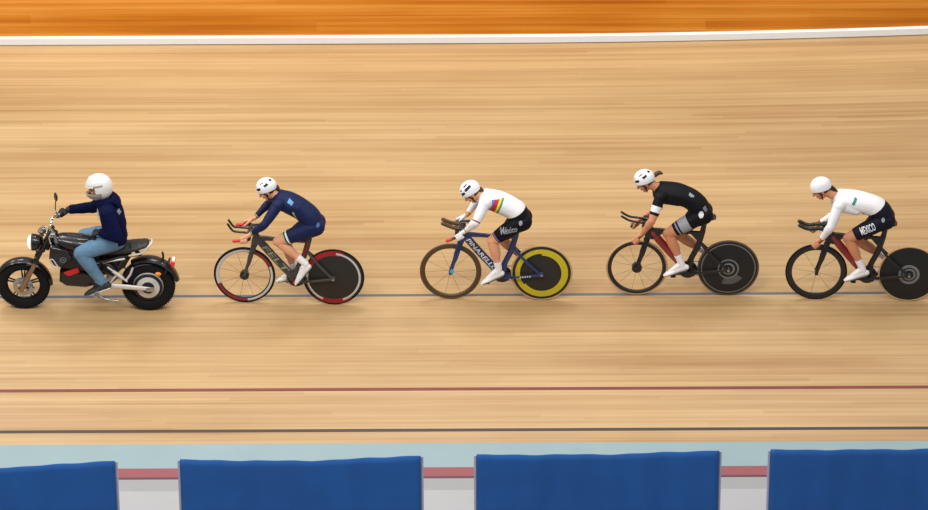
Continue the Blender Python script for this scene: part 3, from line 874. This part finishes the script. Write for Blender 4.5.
def dress_white(k):
    nm, T, x, y, z = k['nm'], k['T'], k['x'], k['y'], k['z']
    hem = side((.46, 1.03), (.66, 1.17))(x, z)
    arm = isin(nm, ['upper_arm']) | ((nm == 'forearm') & (T < .96))
    body = isin(nm, TOR) & (hem > 0)
    mi = np.zeros(len(x), int)
    o = k['B'].piece('jersey', arm | body, [G['white_cloth'], G['red_cloth'], G['green_cloth']], k['t'], mi, off=.005, sh=k['sh'], wr=.0016)
    patch_on(o, .36, 1.215, radians(62), .070, .03, G['teal_print'], .72)
    patch_on(o, .455, 1.09, 0, .022, .026, G['red_cloth'], .72, ROUND)
    m2 = (isin(nm, TOR) & (hem <= .004)) | ((nm == 'thigh') & (T < .80))
    o = k['B'].piece('shorts', m2, [G['navy_dark']], k['t'], sh=k['sh'], wr=.001)
    text_on(o, 'MEXICO', .462, .875, radians(26), .165, .08, G['letter_white'], .72, .005)
    patch_on(o, .66, 1.03, 0, .035, .05, G['grey_print'], .72, ROUND, 12, 12)
    for s in (-1, 1):
        k['B'].piece('cuff', ((nm == 'forearm') & (T > .955)) | ((nm == 'hand') & (x > .06)) if False else ((nm == 'forearm') & (T > .94) & (y * s > 0)), [G['red_cloth']], k['t'], off=.006, thick=.003, sh=k['sh'])

W = .148
RID = [
 dict(label='person in navy skinsuit and white helmet riding the grey bicycle behind the motorcycle',
      spine=[(.755, .965, .112, .152), (.715, 1.055, .112, .15), (.62, 1.145, .108, .142), (.50, 1.215, .108, .152), (.40, 1.262, .088, .14)], hip=(.74, .965), shoulder=(.385, 1.262),
      head=(.255, 1.368), pitch=36, skin='skin', near=(.672, .545), near_foot=((.735, .49), (.575, .285)), far=(.535, .325), far_foot=((.59, .262), (.345, .195)), wrist=(.105, .930), grip=(.022, .846), bar_axis=(-1, -.16), ua=.25, fa=.225, legs=(.397, .39),
      hair=[(.30, 0, 1.42, .03), (.345, 0, 1.41, .03), (.372, 0, 1.385, .026), (.372, 0, 1.35, .016)], hairm='hair_brown', dress=dress_navy),
 dict(label='person in white jersey with rainbow chest bands riding the blue bicycle',
      spine=[(.75, .985, .108, .148), (.715, 1.06, .11, .148), (.63, 1.125, .108, .142), (.50, 1.185, .108, .152), (.385, 1.225, .088, .138)], hip=(.735, .975), shoulder=(.365, 1.235), legs=(.352, .352),
      head=(.215, 1.290), pitch=48, skin='skin', near=(.523, .425), near_foot=((.575, .345), (.345, .235)), far=(.80, .44), far_foot=((.855, .395), (.645, .27)), wrist=(.170, .925), grip=(.105, .852), bar_axis=(-.8, -.5), ua=.225, fa=.195,
      hair=[(.26, 0, 1.335, .03), (.31, 0, 1.33, .03), (.335, 0, 1.305, .024), (.35, 0, 1.275, .016)], hairm='hair_brown', hstyle=1, sock=.74, dress=dress_rainbow),
 dict(label='person in short sleeved black skinsuit riding the third bicycle, bare forearms',
      spine=[(.680, 1.010, .108, .148), (.640, 1.09, .11, .148), (.555, 1.168, .106, .14), (.41, 1.23, .106, .15), (.255, 1.265, .088, .138)], hip=(.665, 1.0), shoulder=(.225, 1.255),
      head=(.062, 1.372), pitch=36, skin='skin_tan', near=(.478, .442), near_foot=((.545, .365), (.30, .285)), far=(.78, .455), far_foot=((.845, .40), (.655, .265)), wrist=(.045, .842), grip=(-.018, .757), bar_axis=(-.75, -.66), ua=.262, fa=.225, legs=(.395, .39), far_in=1,
      hair=[(.11, 0, 1.42, .03), (.17, .01, 1.44, .026), (.215, .02, 1.465, .026), (.25, .02, 1.455, .012)], hairm='hair_brown', dress=dress_black),
 dict(label='person in plain white long sleeved jersey and dark shorts riding last in the line',
      spine=[(.695, 1.02, .108, .148), (.655, 1.09, .11, .148), (.56, 1.148, .106, .142), (.39, 1.195, .106, .152), (.225, 1.225, .088, .138)], hip=(.675, 1.0), shoulder=(.19, 1.205),
      head=(.004, 1.334), pitch=34, skin='skin_tan', near=(.49, .44), near_foot=((.55, .36), (.31, .285)), far=(.78, .455), far_foot=((.85, .40), (.66, .265)), wrist=(.03, .832), grip=(-.025, .757), bar_axis=(-.75, -.66), ua=.232, fa=.20, far_in=1,
      hair=[(.055, 0, 1.36, .035), (.115, 0, 1.345, .032), (.155, 0, 1.315, .026), (.18, 0, 1.275, .016)], hairm='hair_dark', vents=False, dress=dress_white),
]
for M, P in zip(BM, RID): cyclist(M, P)

# ------------------------------------------------------------------ motorcycle
MM = frame_at((-4.765, -.102, -.025), (-3.413, -.127, -.031))
def motorcycle():
    t = empty('motorcycle', MM); tag(t, 'black motorcycle with silver swingarm leading the line of bicycles', 'motorcycle')
    WR = .288; FA = V((0, 0, WR)); RA = V((1.352, 0, WR))
    def tyre(c, R, r, w, par):
        prof = []
        for a in np.linspace(0, 2 * pi, 21)[:-1]:
            ca, sa = cos(a), sin(a); prof.append((R - r + r * (abs(ca) ** .8) * (1 if ca > 0 else -1), w * (abs(sa) ** .8) * (1 if sa > 0 else -1)))
        q = MB(); q.lathe(prof, c, 96, closed=True)
        for k in range(60):   # tread blocks
            a = 2 * pi * k / 60; 
            for s in (-1, 1):
                Mx = Matrix.Rotation(-a + .0, 3, 'Y') @ Matrix.Rotation(s * .5, 3, 'X')
                q.box(c + Matrix.Rotation(-a, 3, 'Y') @ V((R - .0095, s * w * .45, 0)), (.010, w * .62, .012), Matrix.Rotation(-a, 3, 'Y') @ Matrix.Rotation(-s * .45, 3, 'Z'))
        q.build('tyre', G['tyre_black'], par)
    # front wheel
    q = MB(); q.lathe([(.232, -.030), (.238, -.036), (.218, -.034), (.208, -.022), (.205, 0), (.208, .022), (.218, .034), (.238, .036), (.232, .030)], FA, 72, closed=True)
    for k in range(5):
        for d in (-.10, .10):
            a = 2 * pi * k / 5 + .3
            q.tube([FA + V((cos(a + d * 2) * .035, 0, sin(a + d * 2) * .035)), FA + V((cos(a + d) * .212, 0, sin(a + d) * .212))], [(.011, .012), (.007, .010)], 8)
    w = q.build('alloy_wheel', G['moto_satin'], t)
    tyre(FA, WR, .058, .046, w)
    q = MB(); q.lathe([(.01, -.06), (.034, -.055), (.038, -.03), (.038, .03), (.034, .055), (.01, .06)], FA, 32); q.build('hub', G['alloy'], w)
    q = MB(); q.lathe([(.062, -.058), (.106, -.058), (.110, -.056), (.106, -.053), (.062, -.053)], FA, 60, closed=True)
    for k in range(6): a = k * pi / 3; q.tube([FA + V((cos(a) * .03, -.055, sin(a) * .03)), FA + V((cos(a + .3) * .07, -.055, sin(a + .3) * .07))], [(.009, .003)] * 2, 8)
    q.build('brake_disc', G['steel'], w)
    q = MB(); q.box((.085, -.075, .255), (.05, .045, .085), Matrix.Rotation(.5, 3, 'Y')); q.build('brake_caliper', G['alloy'], t)
    # front fender hugging the tyre
    def fender(c, R, a0, a1, w, n=26, th=.006):
        q = MB(); rings = []
        for i in range(n + 1):
            a = radians(a0 + (a1 - a0) * i / n); e = V((cos(a), 0, sin(a)))
            ww = w * (1 - .25 * abs(2 * i / n - 1) ** 4); ring = []
            for j in range(9):
                u = -1 + 2 * j / 8; ring.append(c + e * (R - .030 * abs(u) ** 3) + V((0, ww * u, 0)))
            for j in range(8, -1, -1):
                u = -1 + 2 * j / 8; ring.append(c + e * (R - th - .030 * abs(u) ** 3) + V((0, (ww - th) * u, 0)))
            rings.append(ring)
        return q.loft(rings)
    f = fender(FA, .318, 150, 0, .066)
    for s in (-1, 1): f.tube([(.05, .068 * s, .55), (.17, .085 * s, .56)], .008, 8)
    f.build('fender', G['moto_black'], t)
    # fork
    d = V((.33, 0, .94 - WR)).normalized()
    for s in (-1, 1):
        q = MB(); b = V((0, .088 * s, WR)); q.tube([b - d * .03, b + d * .09, b + d * .34], [.026, .027, .025], 16, round_=True, mi=0); q.tube([b + d * .33, b + d * .37], .029, 16, mi=1)
        q.tube([b + d * .36, b + d * .735], .019, 16, mi=1); q.build('fork_leg', [G['fork_bronze'], G['moto_satin']], t)
    q = MB()
    for l in (.50, .70): q.box(d * l + V((0, 0, WR)), (.07, .235, .032), Matrix.Rotation(-.47, 3, 'Y'))
    q.tube([d * .48 + V((.05, 0, WR)), d * .72 + V((.05, 0, WR))], .03, 14); q.build('triple_clamp', G['moto_satin'], t)
    # headlight
    hc = V((.165, 0, .795)); q = MB(); q.lathe([(.01, .075), (.05, .068), (.078, .035), (.090, -.01), (.093, -.045), (.086, -.05)], hc, 40, axis='x'); hl = q.build('headlight', G['moto_black'], t)
    q = MB(); q.lathe([(.094, -.046), (.098, -.050), (.094, -.058), (.086, -.056), (.086, -.046)], hc, 40, axis='x', closed=True); q.build('bezel', G['chrome'], hl)
    q = MB(); q.lathe([(.086, -.047), (.082, -.066), (.066, -.086), (.038, -.100), (.01, -.105)], hc, 40, axis='x'); q.build('lens', G['lens_white'], hl)
    for s in (-1, 1):
        q = MB(); q.tube([(.22, .06 * s, .79), (.20, .16 * s, .785)], .009, 10); q.ell((.195, .185 * s, .785), (.028, .024, .020)); q.build('indicator', G['moto_satin'], t)
    # instrument
    q = MB(); gc = V((.225, 0, .945)); Mx = Matrix.Rotation(radians(-35), 3, 'Y')
    rings = []
    for r, h in ((.01, -.045), (.03, -.042), (.046, -.015), (.050, .012), (.047, .022), (.035, .026), (.01, .027)):
        rings.append([gc + Mx @ V((r * cos(a), r * sin(a), h)) for a in np.linspace(0, 2 * pi, 29)[:-1]])
    q.loft(rings); q.tube([gc + Mx @ V((0, 0, -.03)), (.29, 0, .90)], .014, 10); q.build('gauge', G['chrome'], t)
    # handlebar
    hb = [(.42, -.37, .985), (.385, -.24, 1.01), (.33, -.12, 1.02), (.315, -.05, .965), (.315, .05, .965), (.33, .12, 1.02), (.385, .24, 1.01), (.42, .37, .985)]
    q = MB(); q.tube(catmull(hb, 5), .0125, 12, round_=True, side=(1, 0, 0)); bar = q.build('handlebar', G['chrome'], t)
    for s in (-1, 1):
        q = MB(); q.tube([(.395, .265 * s, 1.005), (.425, .385 * s, .983)], .018, 14, round_=True); q.build('grip', G['grey_rubber'], bar)
        q = MB(); q.tube(catmull([(.36, .22 * s, 1.0), (.335, .26 * s, .985), (.36, .37 * s, .962)], 4), .008, 8, round_=True); q.box((.372, .235 * s, 1.0), (.05, .05, .045)); q.build('lever', G['alloy'], bar)
    q = MB(); q.tube(catmull([(.375, .22, 1.015), (.35, .26, 1.06), (.352, .30, 1.14)], 4), .006, 8, round_=True)
    mc = V((.353, .31, 1.185)); Mx = Matrix.Rotation(radians(35), 3, 'Z')
    q.ell(mc, (.012, .038, .052), Mx, 24); mr = q.build('mirror', G['moto_black'], t)
    q = MB(); q.ell(mc + Mx @ V((.007, 0, 0)), (.008, .033, .046), Mx, 24); q.build('mirror_glass', G['mirror_glass'], mr)
    # tank
    sec = [(.355, .835, .045, .06), (.42, .825, .075, .10), (.52, .805, .092, .128), (.64, .79, .092, .132), (.76, .775, .083, .118), (.86, .755, .058, .085), (.91, .74, .04, .06)]
    C = catmull(sec, 5); q = MB(); q.tube([(c[0], 0, c[1]) for c in C], [(c[2], c[3]) for c in C], 28, round_=True)
    tk = q.build('tank', G['moto_black'], t, angle=180)
    q = MB(); q.tube([(.50, 0, .893), (.66, 0, .882)], [(.010, .028), (.010, .034)], 12, round_=True); q.build('tank_cap', G['moto_satin'], tk)
    patch_on(tk, .43, .735, radians(25), .085, .016, G['moto_red'], 0, lambda u, q: int(u * 10) % 3 != 2, 10, 2, .003)
    # side shroud and battery housing
    q = MB(); q.prism([(.335, .80), (.33, .63), (.40, .545), (.60, .50), (.80, .50), (.86, .60), (.82, .72), (.55, .74)], -.115, .115, ch=.02); bx = q.build('battery_box', G['moto_satin'], t)
    for s in (1, -1):
        q = MB(); q.prism([(.32, .80), (.305, .66), (.36, .575), (.44, .565), (.56, .68), (.50, .76)], *sorted((s * .112, s * .140)), ch=.010)
        sp = q.build('side_shroud', G['moto_black'], t)
    q = MB(); path = [(.335 + .055 * u + .022 * cos(a) - .0, -.146, .645 - .095 * u + .018 * sin(a)) for u, a in [(0, pi * .0), (0, pi * .33), (0, pi * .66), (0, pi), (1, pi * 1.1), (1, pi * 1.4), (1, pi * 1.7), (1, pi * 2)]]
    q.tube(path, .0075, 8, closed=True); q.build('air_scoop', G['moto_silver'], sp)
    q = MB(); q.lathe([(.026, -.148), (.034, -.149), (.034, -.144), (.026, -.144)], (.455, 0, .655), 32, closed=True)
    q.tube([(.437, -.145, .655), (.473, -.145, .655)], .004, 8); q.tube([(.445, -.145, .668), (.465, -.145, .642)], .004, 8); q.build('emblem', G['ring_grey'], sp)
    q = MB(); q.prism([(.45, .49), (.61, .555), (.63, .50), (.50, .45)], -.135, -.112, ch=.006); q.build('red_panel', G['moto_red'], t)
    q = MB(); q.prism([(.41, .50), (.40, .37), (.46, .32), (.68, .30), (.78, .33), (.79, .46), (.70, .50)], -.125, .125, ch=.03); q.build('belly_pan', G['moto_black'], t)
    # frame rails
    q = MB()
    for s in (-1, 1):
        q.tube(catmull([(.37, .06 * s, .80), (.55, .115 * s, .68), (.86, .125 * s, .63), (1.08, .115 * s, .68), (1.30, .09 * s, .70)], 5), .014, 10, mi=0)
        q.tube(catmull([(.84, .12 * s, .62), (.98, .115 * s, .56), (1.02, .11 * s, .44), (.90, .11 * s, .34)], 5), .018, 10, mi=1)
        q.tube([(.82, .12 * s, .61), (1.12, .125 * s, .665)], [(.012, .012)] * 2, 10, mi=2)
        q.tube([(1.10, .12 * s, .66), (1.04, .115 * s, .55)], .013, 10, mi=1)
    q.build('frame', [G['moto_satin'], G['moto_black'], G['moto_silver']], t)
    q = MB(); q.prism([(.86, .66), (.84, .50), (.98, .42), (1.12, .55), (1.18, .66)], -.09, .09, ch=.02); q.build('side_cover', G['moto_satin'], t)
    # swingarm, linkage and shock
    q = MB()
    for s in (-1, 1):
        q.tube([(.90, .105 * s, .33), (1.10, .11 * s, .318), (1.40, .105 * s, WR)], [(.026, .016), (.030, .017), (.022, .014)], 12, round_=True)
    q.tube([(.92, -.10, .335), (.92, .10, .335)], .03, 14); q.build('swingarm', G['moto_silver'], t)
    for s in (-1, 1):
        q = MB(); q.tube([(.935, .128 * s, .56), (1.13, .128 * s, .395)], .011, 10, round_=True); q.tube([(.985, .128 * s, .518), (1.09, .128 * s, .43)], .020, 14)
        q.tube([(1.12, .12 * s, .40), (1.17, .12 * s, .47), (1.20, .115 * s, .55)], .012, 10); q.tube([(.93, .12 * s, .35), (1.02, .122 * s, .46)], .013, 10)
        q.build('shock', G['moto_silver'], t)
    # seat
    sec = [(.83, .745, .025, .085), (.95, .735, .042, .125), (1.10, .745, .045, .135), (1.24, .770, .040, .125), (1.345, .795, .030, .095)]
    C = catmull(sec, 8); q = MB()
    q.tube([(c[0], 0, c[1]) for c in C], [(c[2] * (1 + (.10 if (i % 4) in (1, 2) else 0) * (.9 < c[0] < 1.33)), c[3]) for i, c in enumerate(C)], 24, round_=True); st = q.build('seat', G['seat_black'], t, angle=60)
    q = MB(); q.tube(catmull([(1.17, -.118, .70), (1.30, -.105, .725), (1.385, -.07, .80), (1.405, 0, .815), (1.385, .07, .80), (1.30, .105, .725), (1.17, .118, .70)], 5), .012, 10, round_=True); q.build('tail_rail', G['moto_silver'], t)
    # rear fender, plate holder, lights
    f = fender(RA, .345, 122, 12, .088); f.tube([(1.28, .0, .66), (1.22, 0, .70)], .02, 8); f.build('fender', G['moto_black'], t)
    f = fender(RA, .305, 165, 75, .075); f.build('hugger', G['moto_satin'], t)
    q = MB(); q.box((1.565, 0, .52), (.02, .15, .13), Matrix.Rotation(.35, 3, 'Y')); q.tube([(1.50, 0, .59), (1.57, 0, .54)], .02, 10); q.tube(catmull([(1.50, -.03, .57), (1.525, -.04, .64), (1.52, -.04, .70)], 3), .012, 8, round_=True); q.build('plate_holder', G['moto_satin'], t)
    q = MB(); q.box((1.625, 0, .565), (.045, .11, .065), Matrix.Rotation(.2, 3, 'Y'), ch=.3); q.build('tail_light', G['lens_red'], t)
    q = MB(); q.box((1.632, 0, .60), (.03, .09, .02), Matrix.Rotation(.2, 3, 'Y'), ch=.3); q.build('brake_lens', G['letter_white'], t)
    for s in (-1, 1):
        q = MB(); q.tube([(1.47, .09 * s, .50), (1.475, .15 * s, .505)], .008, 8, mi=0); q.ell((1.475, .168 * s, .505), (.034, .020, .022), mi=1); q.build('indicator', [G['moto_satin'], G['lens_amber']], t)
    # rear wheel with hub motor
    q = MB(); q.lathe([(.225, -.045), (.232, -.052), (.215, -.050), (.20, -.03), (.198, 0), (.20, .03), (.215, .050), (.232, .052), (.225, .045)], RA, 72, closed=True)
    for k in range(10):
        a = 2 * pi * k / 10; q.tube([RA + V((cos(a) * .14, 0, sin(a) * .14)), RA + V((cos(a + .1) * .206, 0, sin(a + .1) * .206))], [(.011, .022), (.009, .016)], 8)
    w = q.build('alloy_wheel', G['moto_silver'], t); tyre(RA, WR, .062, .062, w)
    q = MB(); q.lathe([(.02, -.085), (.06, -.082), (.07, -.075), (.125, -.068), (.158, -.055), (.165, -.04), (.165, .04), (.158, .055), (.125, .068), (.07, .075), (.02, .082)], RA, 60, mf=lambda i, a: 1 if i in (0, 1, 3) else 0)
    q.build('hub_motor', [G['moto_silver'], G['moto_satin']], w)
    q = MB(); q.box((1.38, -.112, WR), (.09, .02, .045)); q.tube([(1.352, -.135, WR), (1.352, .135, WR)], .013, 12); q.build('axle', G['alloy'], t)
    for s in (-1, 1):
        q = MB(); q.tube([(.80, .10 * s, .325), (.80, .13 * s, .275), (.80, .24 * s, .272)], .011, 10, round_=True); q.box((.80, .215 * s, .268), (.034, .08, .024)); q.build('foot_peg', G['alloy'], t)
    q = MB(); q.tube(catmull([(.78, -.13, .30), (.86, -.15, .20), (1.03, -.155, .165)], 4), .011, 10, round_=True); q.build('kickstand', G['steel'], t)
motorcycle()

def moto_helmet(parent, H, sh):
    q = MB(); na, ne = 90, 48; rad = (.148, .122, .150); c = V((.012, 0, .012)); outer = []; inner = []
    E0, E1 = radians(-52), radians(89.5)
    for j in range(ne + 1):
        for i in range(na):
            az = 2 * pi * i / na; el = E0 + (E1 - E0) * j / ne; f = (1 + cos(az)) / 2
            chin = 1 + .16 * f ** 3 * max(0, sin(-el * 1.7 + .1)) if el < 0 else 1
            d = V((-cos(az) * cos(el) * rad[0] * chin, sin(az) * cos(el) * rad[1], sin(el) * rad[2]))
            outer.append(H @ (c + d)); inner.append(H @ (c + d * .88))
    def region(az, el):
        a = abs((math.degrees(az) + 180) % 360 - 180); e = math.degrees(el)
        top = 20; bot = -16
        if a < 76 and bot < e < top: return -1
        if a < 100 and e <= bot + 4: return 1
        if a < 112 and top - 3 < e < top + 4: return 1
        return 0
    N = len(outer); fs = []; ms = []; hole = {}
    for j in range(ne):
        for i in range(na):
            az = 2 * pi * (i + .5) / na; el = E0 + (E1 - E0) * (j + .5) / ne; hole[(i, j)] = region(az, el)
    for (i, j), r in hole.items():
        if r < 0: continue
        i2 = (i + 1) % na; a, b, p, s_ = j * na + i, j * na + i2, (j + 1) * na + i2, (j + 1) * na + i
        fs.append((a, b, p, s_)); ms.append(r); fs.append((N + a, N + s_, N + p, N + b)); ms.append(2)
        for (di, dj, u, w_) in ((1, 0, b, p), (-1, 0, s_, a), (0, 1, p, s_), (0, -1, a, b)):
            nb = hole.get(((i + di) % na, j + dj), -1 if j + dj < 0 else 0)
            if nb < 0: fs.append((u, w_, N + w_, N + u)); ms.append(1)
    fs.append(tuple(ne * na + i for i in range(na))); ms.append(0)
    q.add(outer + inner, fs, ms); ho = q.build('helmet', [G['helmet_pearl'], G['helmet_grey'], G['vent_black']], parent, shift=sh, angle=50)
    # raised visor lying over the brow
    v = MB(); rings = []
    for i in range(25):
        az = radians(-70 + 140 * i / 24); ring = []
        for e, k in ((17, 1.006), (50, 1.006), (50, 1.020), (17, 1.026)):
            el = radians(e)
            ring.append(H @ (c + V((-cos(az) * cos(el) * rad[0], sin(az) * cos(el) * rad[1], sin(el) * rad[2])) * k))
        rings.append(ring)
    v.loft(rings); v.build('visor', G['helmet_pearl'], ho, shift=sh)
    return ho

def moto_rider():
    sh = V((1.0, 0, 0)); t = empty('person', MM @ Matrix.Translation(sh))
    tag(t, 'person in navy hoodie, blue jeans and white full helmet riding the black motorcycle', 'person', 'riders in the line')
    B = Body()
    spine = [(1.015, .855, .115, .165), (1.01, .95, .118, .162), (1.0, 1.06, .120, .165), (.975, 1.17, .120, .180), (.925, 1.265, .088, .15)]
    B.torso(spine)
    for s in (-1, 1): B.cap('pelvis', (1.03, .07 * s, .855), (.99, .085 * s, .845), .098, .095)
    H = head(B, V((.852, 0, 1.448)), 10, 3, 1.02)
    B.cap('neck', (.93, 0, 1.27), H @ V((.03, 0, -.05)), .060, .056)
    for s in (-1, 1):
        hip = V((.995, .095 * s, .855)); ank = V((.86, .19 * s, .43)); knee = V((.655, .205 * s, .775))
        B.cap('thigh', hip, knee, .092, .066, lambda q: .008 * sin(pi * q)); B.cap('thigh', knee, knee + V((-.008, 0, -.01)), .064, .060)
        B.cap('shin', knee, ank, .062, .048, lambda q: .012 * sin(pi * min(1, q * 1.5)) if q < .66 else 0)
        a, b = V((.945, .19 * s, .36)), V((.705, .20 * s, .265)); d = b - a; nn = V((0, 0, 1))
        B.cap('foot', ank, a + d * .14 + nn * .045, .035, .030); B.cap('foot', ank, a + d * .65 + nn * .035, .035, .028); B.cap('foot', a + d * .14 + nn * .04, a + d * .85 + nn * .028, .030, .022)
        sd = V((.955, .195 * s, 1.235)); B.cap('shoulder', (.945, .06 * s, 1.255), sd, .078, .070)
        if s == 1: wr = V((.49, .315, 1.03)); el = ik(sd, wr, .30, .265, (.2, .6, -.6))
        else: wr = V((.875, -.135, .985)); el = V((1.055, -.275, 1.00))
        B.cap('upper_arm', sd, el, .068, .054, lambda q: .005 * sin(pi * q)); B.cap('forearm', el, wr, .053, .038)
        if s == 1: hand(B, wr, (.411, .325, .994), (-.2, -1, 0), (-.3, 0, -1), rb=.019)
        else:
            # loosely closed hand resting at the lap
            kn = [V((.80, -.135 + .020 * k, .965)) for k in range(-1, 3)]
            for k, p in enumerate(kn):
                B.cap('hand', wr.lerp(p, .2), p, .020, .014)
                l = (.034, .040, .038, .030)[3 - k]
                p1 = p + V((-.020, 0, -.022)) ; p2 = p1 + V((.008, 0, -l * .75)); p3 = p2 + V((.022, 0, -.004))
                B.cap('hand', p, p1, .0115, .0108); B.cap('hand', p1, p2, .0105, .010); B.cap('hand', p2, p3, .010, .009)
            B.cap('hand', wr + V((-.025, .025, .005)), V((.815, -.075, .985)), .015, .012); B.cap('hand', V((.815, -.075, .985)), V((.785, -.072, .958)), .012, .010)
    B.finish(.0062)
    mi = face_idx(B, H); me = B.me; me.polygons.foreach_set('material_index', mi.astype(np.int32)); me.transform(Matrix.Translation(-sh))
    link('body', me, [G['skin_tan'], G['lip'], G['eye']], t, True, 180)
    nm, T, x, y, z = B.nm, B.t, B.c[:, 0], B.c[:, 1], B.c[:, 2]
    hem = z - .83 - (x - 1.0) * .05
    up = (isin(nm, ['torso', 'pelvis']) & (hem > 0)) | isin(nm, ['shoulder', 'upper_arm']) | ((nm == 'forearm') & (T < .97))
    ho = B.piece('hoodie', up, [G['hoodie_navy']], t, off=.012, thick=.006, wr=.006, sh=sh)
    patch_on(ho, 1.055, 1.235, radians(-60), .05, .022, G['grey_print'], 1.0, lambda u, q: (int(u * 12) * 7 + int(q * 4) * 3) % 5 < 3, 12, 4, .006)
    # hood bunched behind the neck, cords at the front
    hb = MB(); hb.tube(catmull([(.875, -.10, 1.30), (.955, -.115, 1.325), (1.02, -.06, 1.33), (1.035, 0, 1.33), (1.02, .06, 1.33), (.955, .115, 1.325), (.875, .10, 1.30)], 5), [(.034, .030)] * 31, 14, round_=True)
    hb.tube(catmull([(1.0, 0, 1.345), (1.055, 0, 1.29), (1.07, 0, 1.21)], 4), [(.030, .10), (.032, .105), (.034, .11), (.034, .11), (.033, .105), (.031, .095), (.028, .08), (.024, .065), (.018, .05)], 18, round_=True, side=(0, 1, 0))
    hm = remesh(hb, .008, 4); hm.transform(Matrix.Translation(-sh)); link('hood', hm, [G['hoodie_navy']], ho, True, 180)
    q = MB()
    for s in (-1, 1): q.tube(catmull([(.855, .035 * s, 1.27), (.838, .038 * s, 1.20), (.84, .04 * s, 1.10)], 4), .005, 8, round_=True)
    q.build('drawstring', G['letter_white'], ho, shift=sh)
    jm = (isin(nm, ['torso', 'pelvis']) & (hem <= .01)) | (nm == 'thigh') | (nm == 'shin') | ((nm == 'foot') & (z > .415))
    B.piece('jeans', jm, [G['denim']], t, off=.009, thick=.004, wr=.005, sh=sh)
    for s in (-1, 1):
        B.piece('glove', ((nm == 'hand') | ((nm == 'forearm') & (T > .94))) & (y * s > 0.0), [G['glove_black']], t, off=.003, thick=.002, sh=sh)
        B.piece('sock', (((nm == 'shin') & (T > .90)) | (nm == 'foot')) & (y * s > 0), [G['strap_black']], t, off=.004, thick=.002, sh=sh)
        so = shoe(t, (.955, .350), (.690, .255), .195 * s, G['sole_dark'], sh, sole='letter_white', wide=1.15)
        if s == -1:
            uv, fs = grid_art(6, 3); press(so, uv, fs, (.79 - 1.0, .30), radians(35), .05, .011, G['grey_print'], .004)
    moto_helmet(t, H, sh)
moto_rider()

# ------------------------------------------------------------------ light: rows of hall lamps under the roof
def lamp(x, y, z, sx, sy, e, col=(1, .97, .94)):
    l = bpy.data.lights.new('hall_lamp', 'AREA'); l.shape = 'RECTANGLE'; l.size = sx; l.size_y = sy; l.energy = e; l.color = col
    o = bpy.data.objects.new('hall_lamp', l); COL.objects.link(o); o.location = (x, y, z)
    o.rotation_euler = (V((x * .5, 0, 0)) - V((x, y, z))).to_track_quat('-Z', 'Y').to_euler()
for x, e in ((-13, 430), (-7, 460), (-1, 470), (5, 260), (11, 180)):
    lamp(x, -7, 11, 4.0, 1.6, e)
    lamp(x, 3, 12, 4.0, 1.6, e * .9)
w = bpy.data.worlds.new('hall'); S.world = w; w.use_nodes = True
w.node_tree.nodes['Background'].inputs['Color'].default_value = (.92, .95, 1, 1)
w.node_tree.nodes['Background'].inputs['Strength'].default_value = .36

# ------------------------------------------------------------------ camera
al = radians(27); d = 45.0; f = 92 * d; dep = al + math.atan(44 / f); roll = radians(.25)
cam = bpy.data.cameras.new('camera'); co = bpy.data.objects.new('camera', cam); COL.objects.link(co)
fw = V((0, cos(al), -sin(al))); rt = V((1, 0, 0)); up = rt.cross(fw)
r2 = rt * cos(roll) - up * sin(roll); u2 = up * cos(roll) + rt * sin(roll)
Mc = Matrix((r2, u2, -fw)).transposed().to_4x4(); Mc.translation = (0, -d * cos(dep), d * sin(dep)); co.matrix_world = Mc
cam.sensor_width = 36; cam.lens = f / 928 * 36; cam.clip_end = 300
S.camera = co
S.view_settings.view_transform = 'Standard'; S.view_settings.look = 'None'; S.view_settings.exposure = 0; S.view_settings.gamma = 1
S.view_settings.use_curve_mapping = False
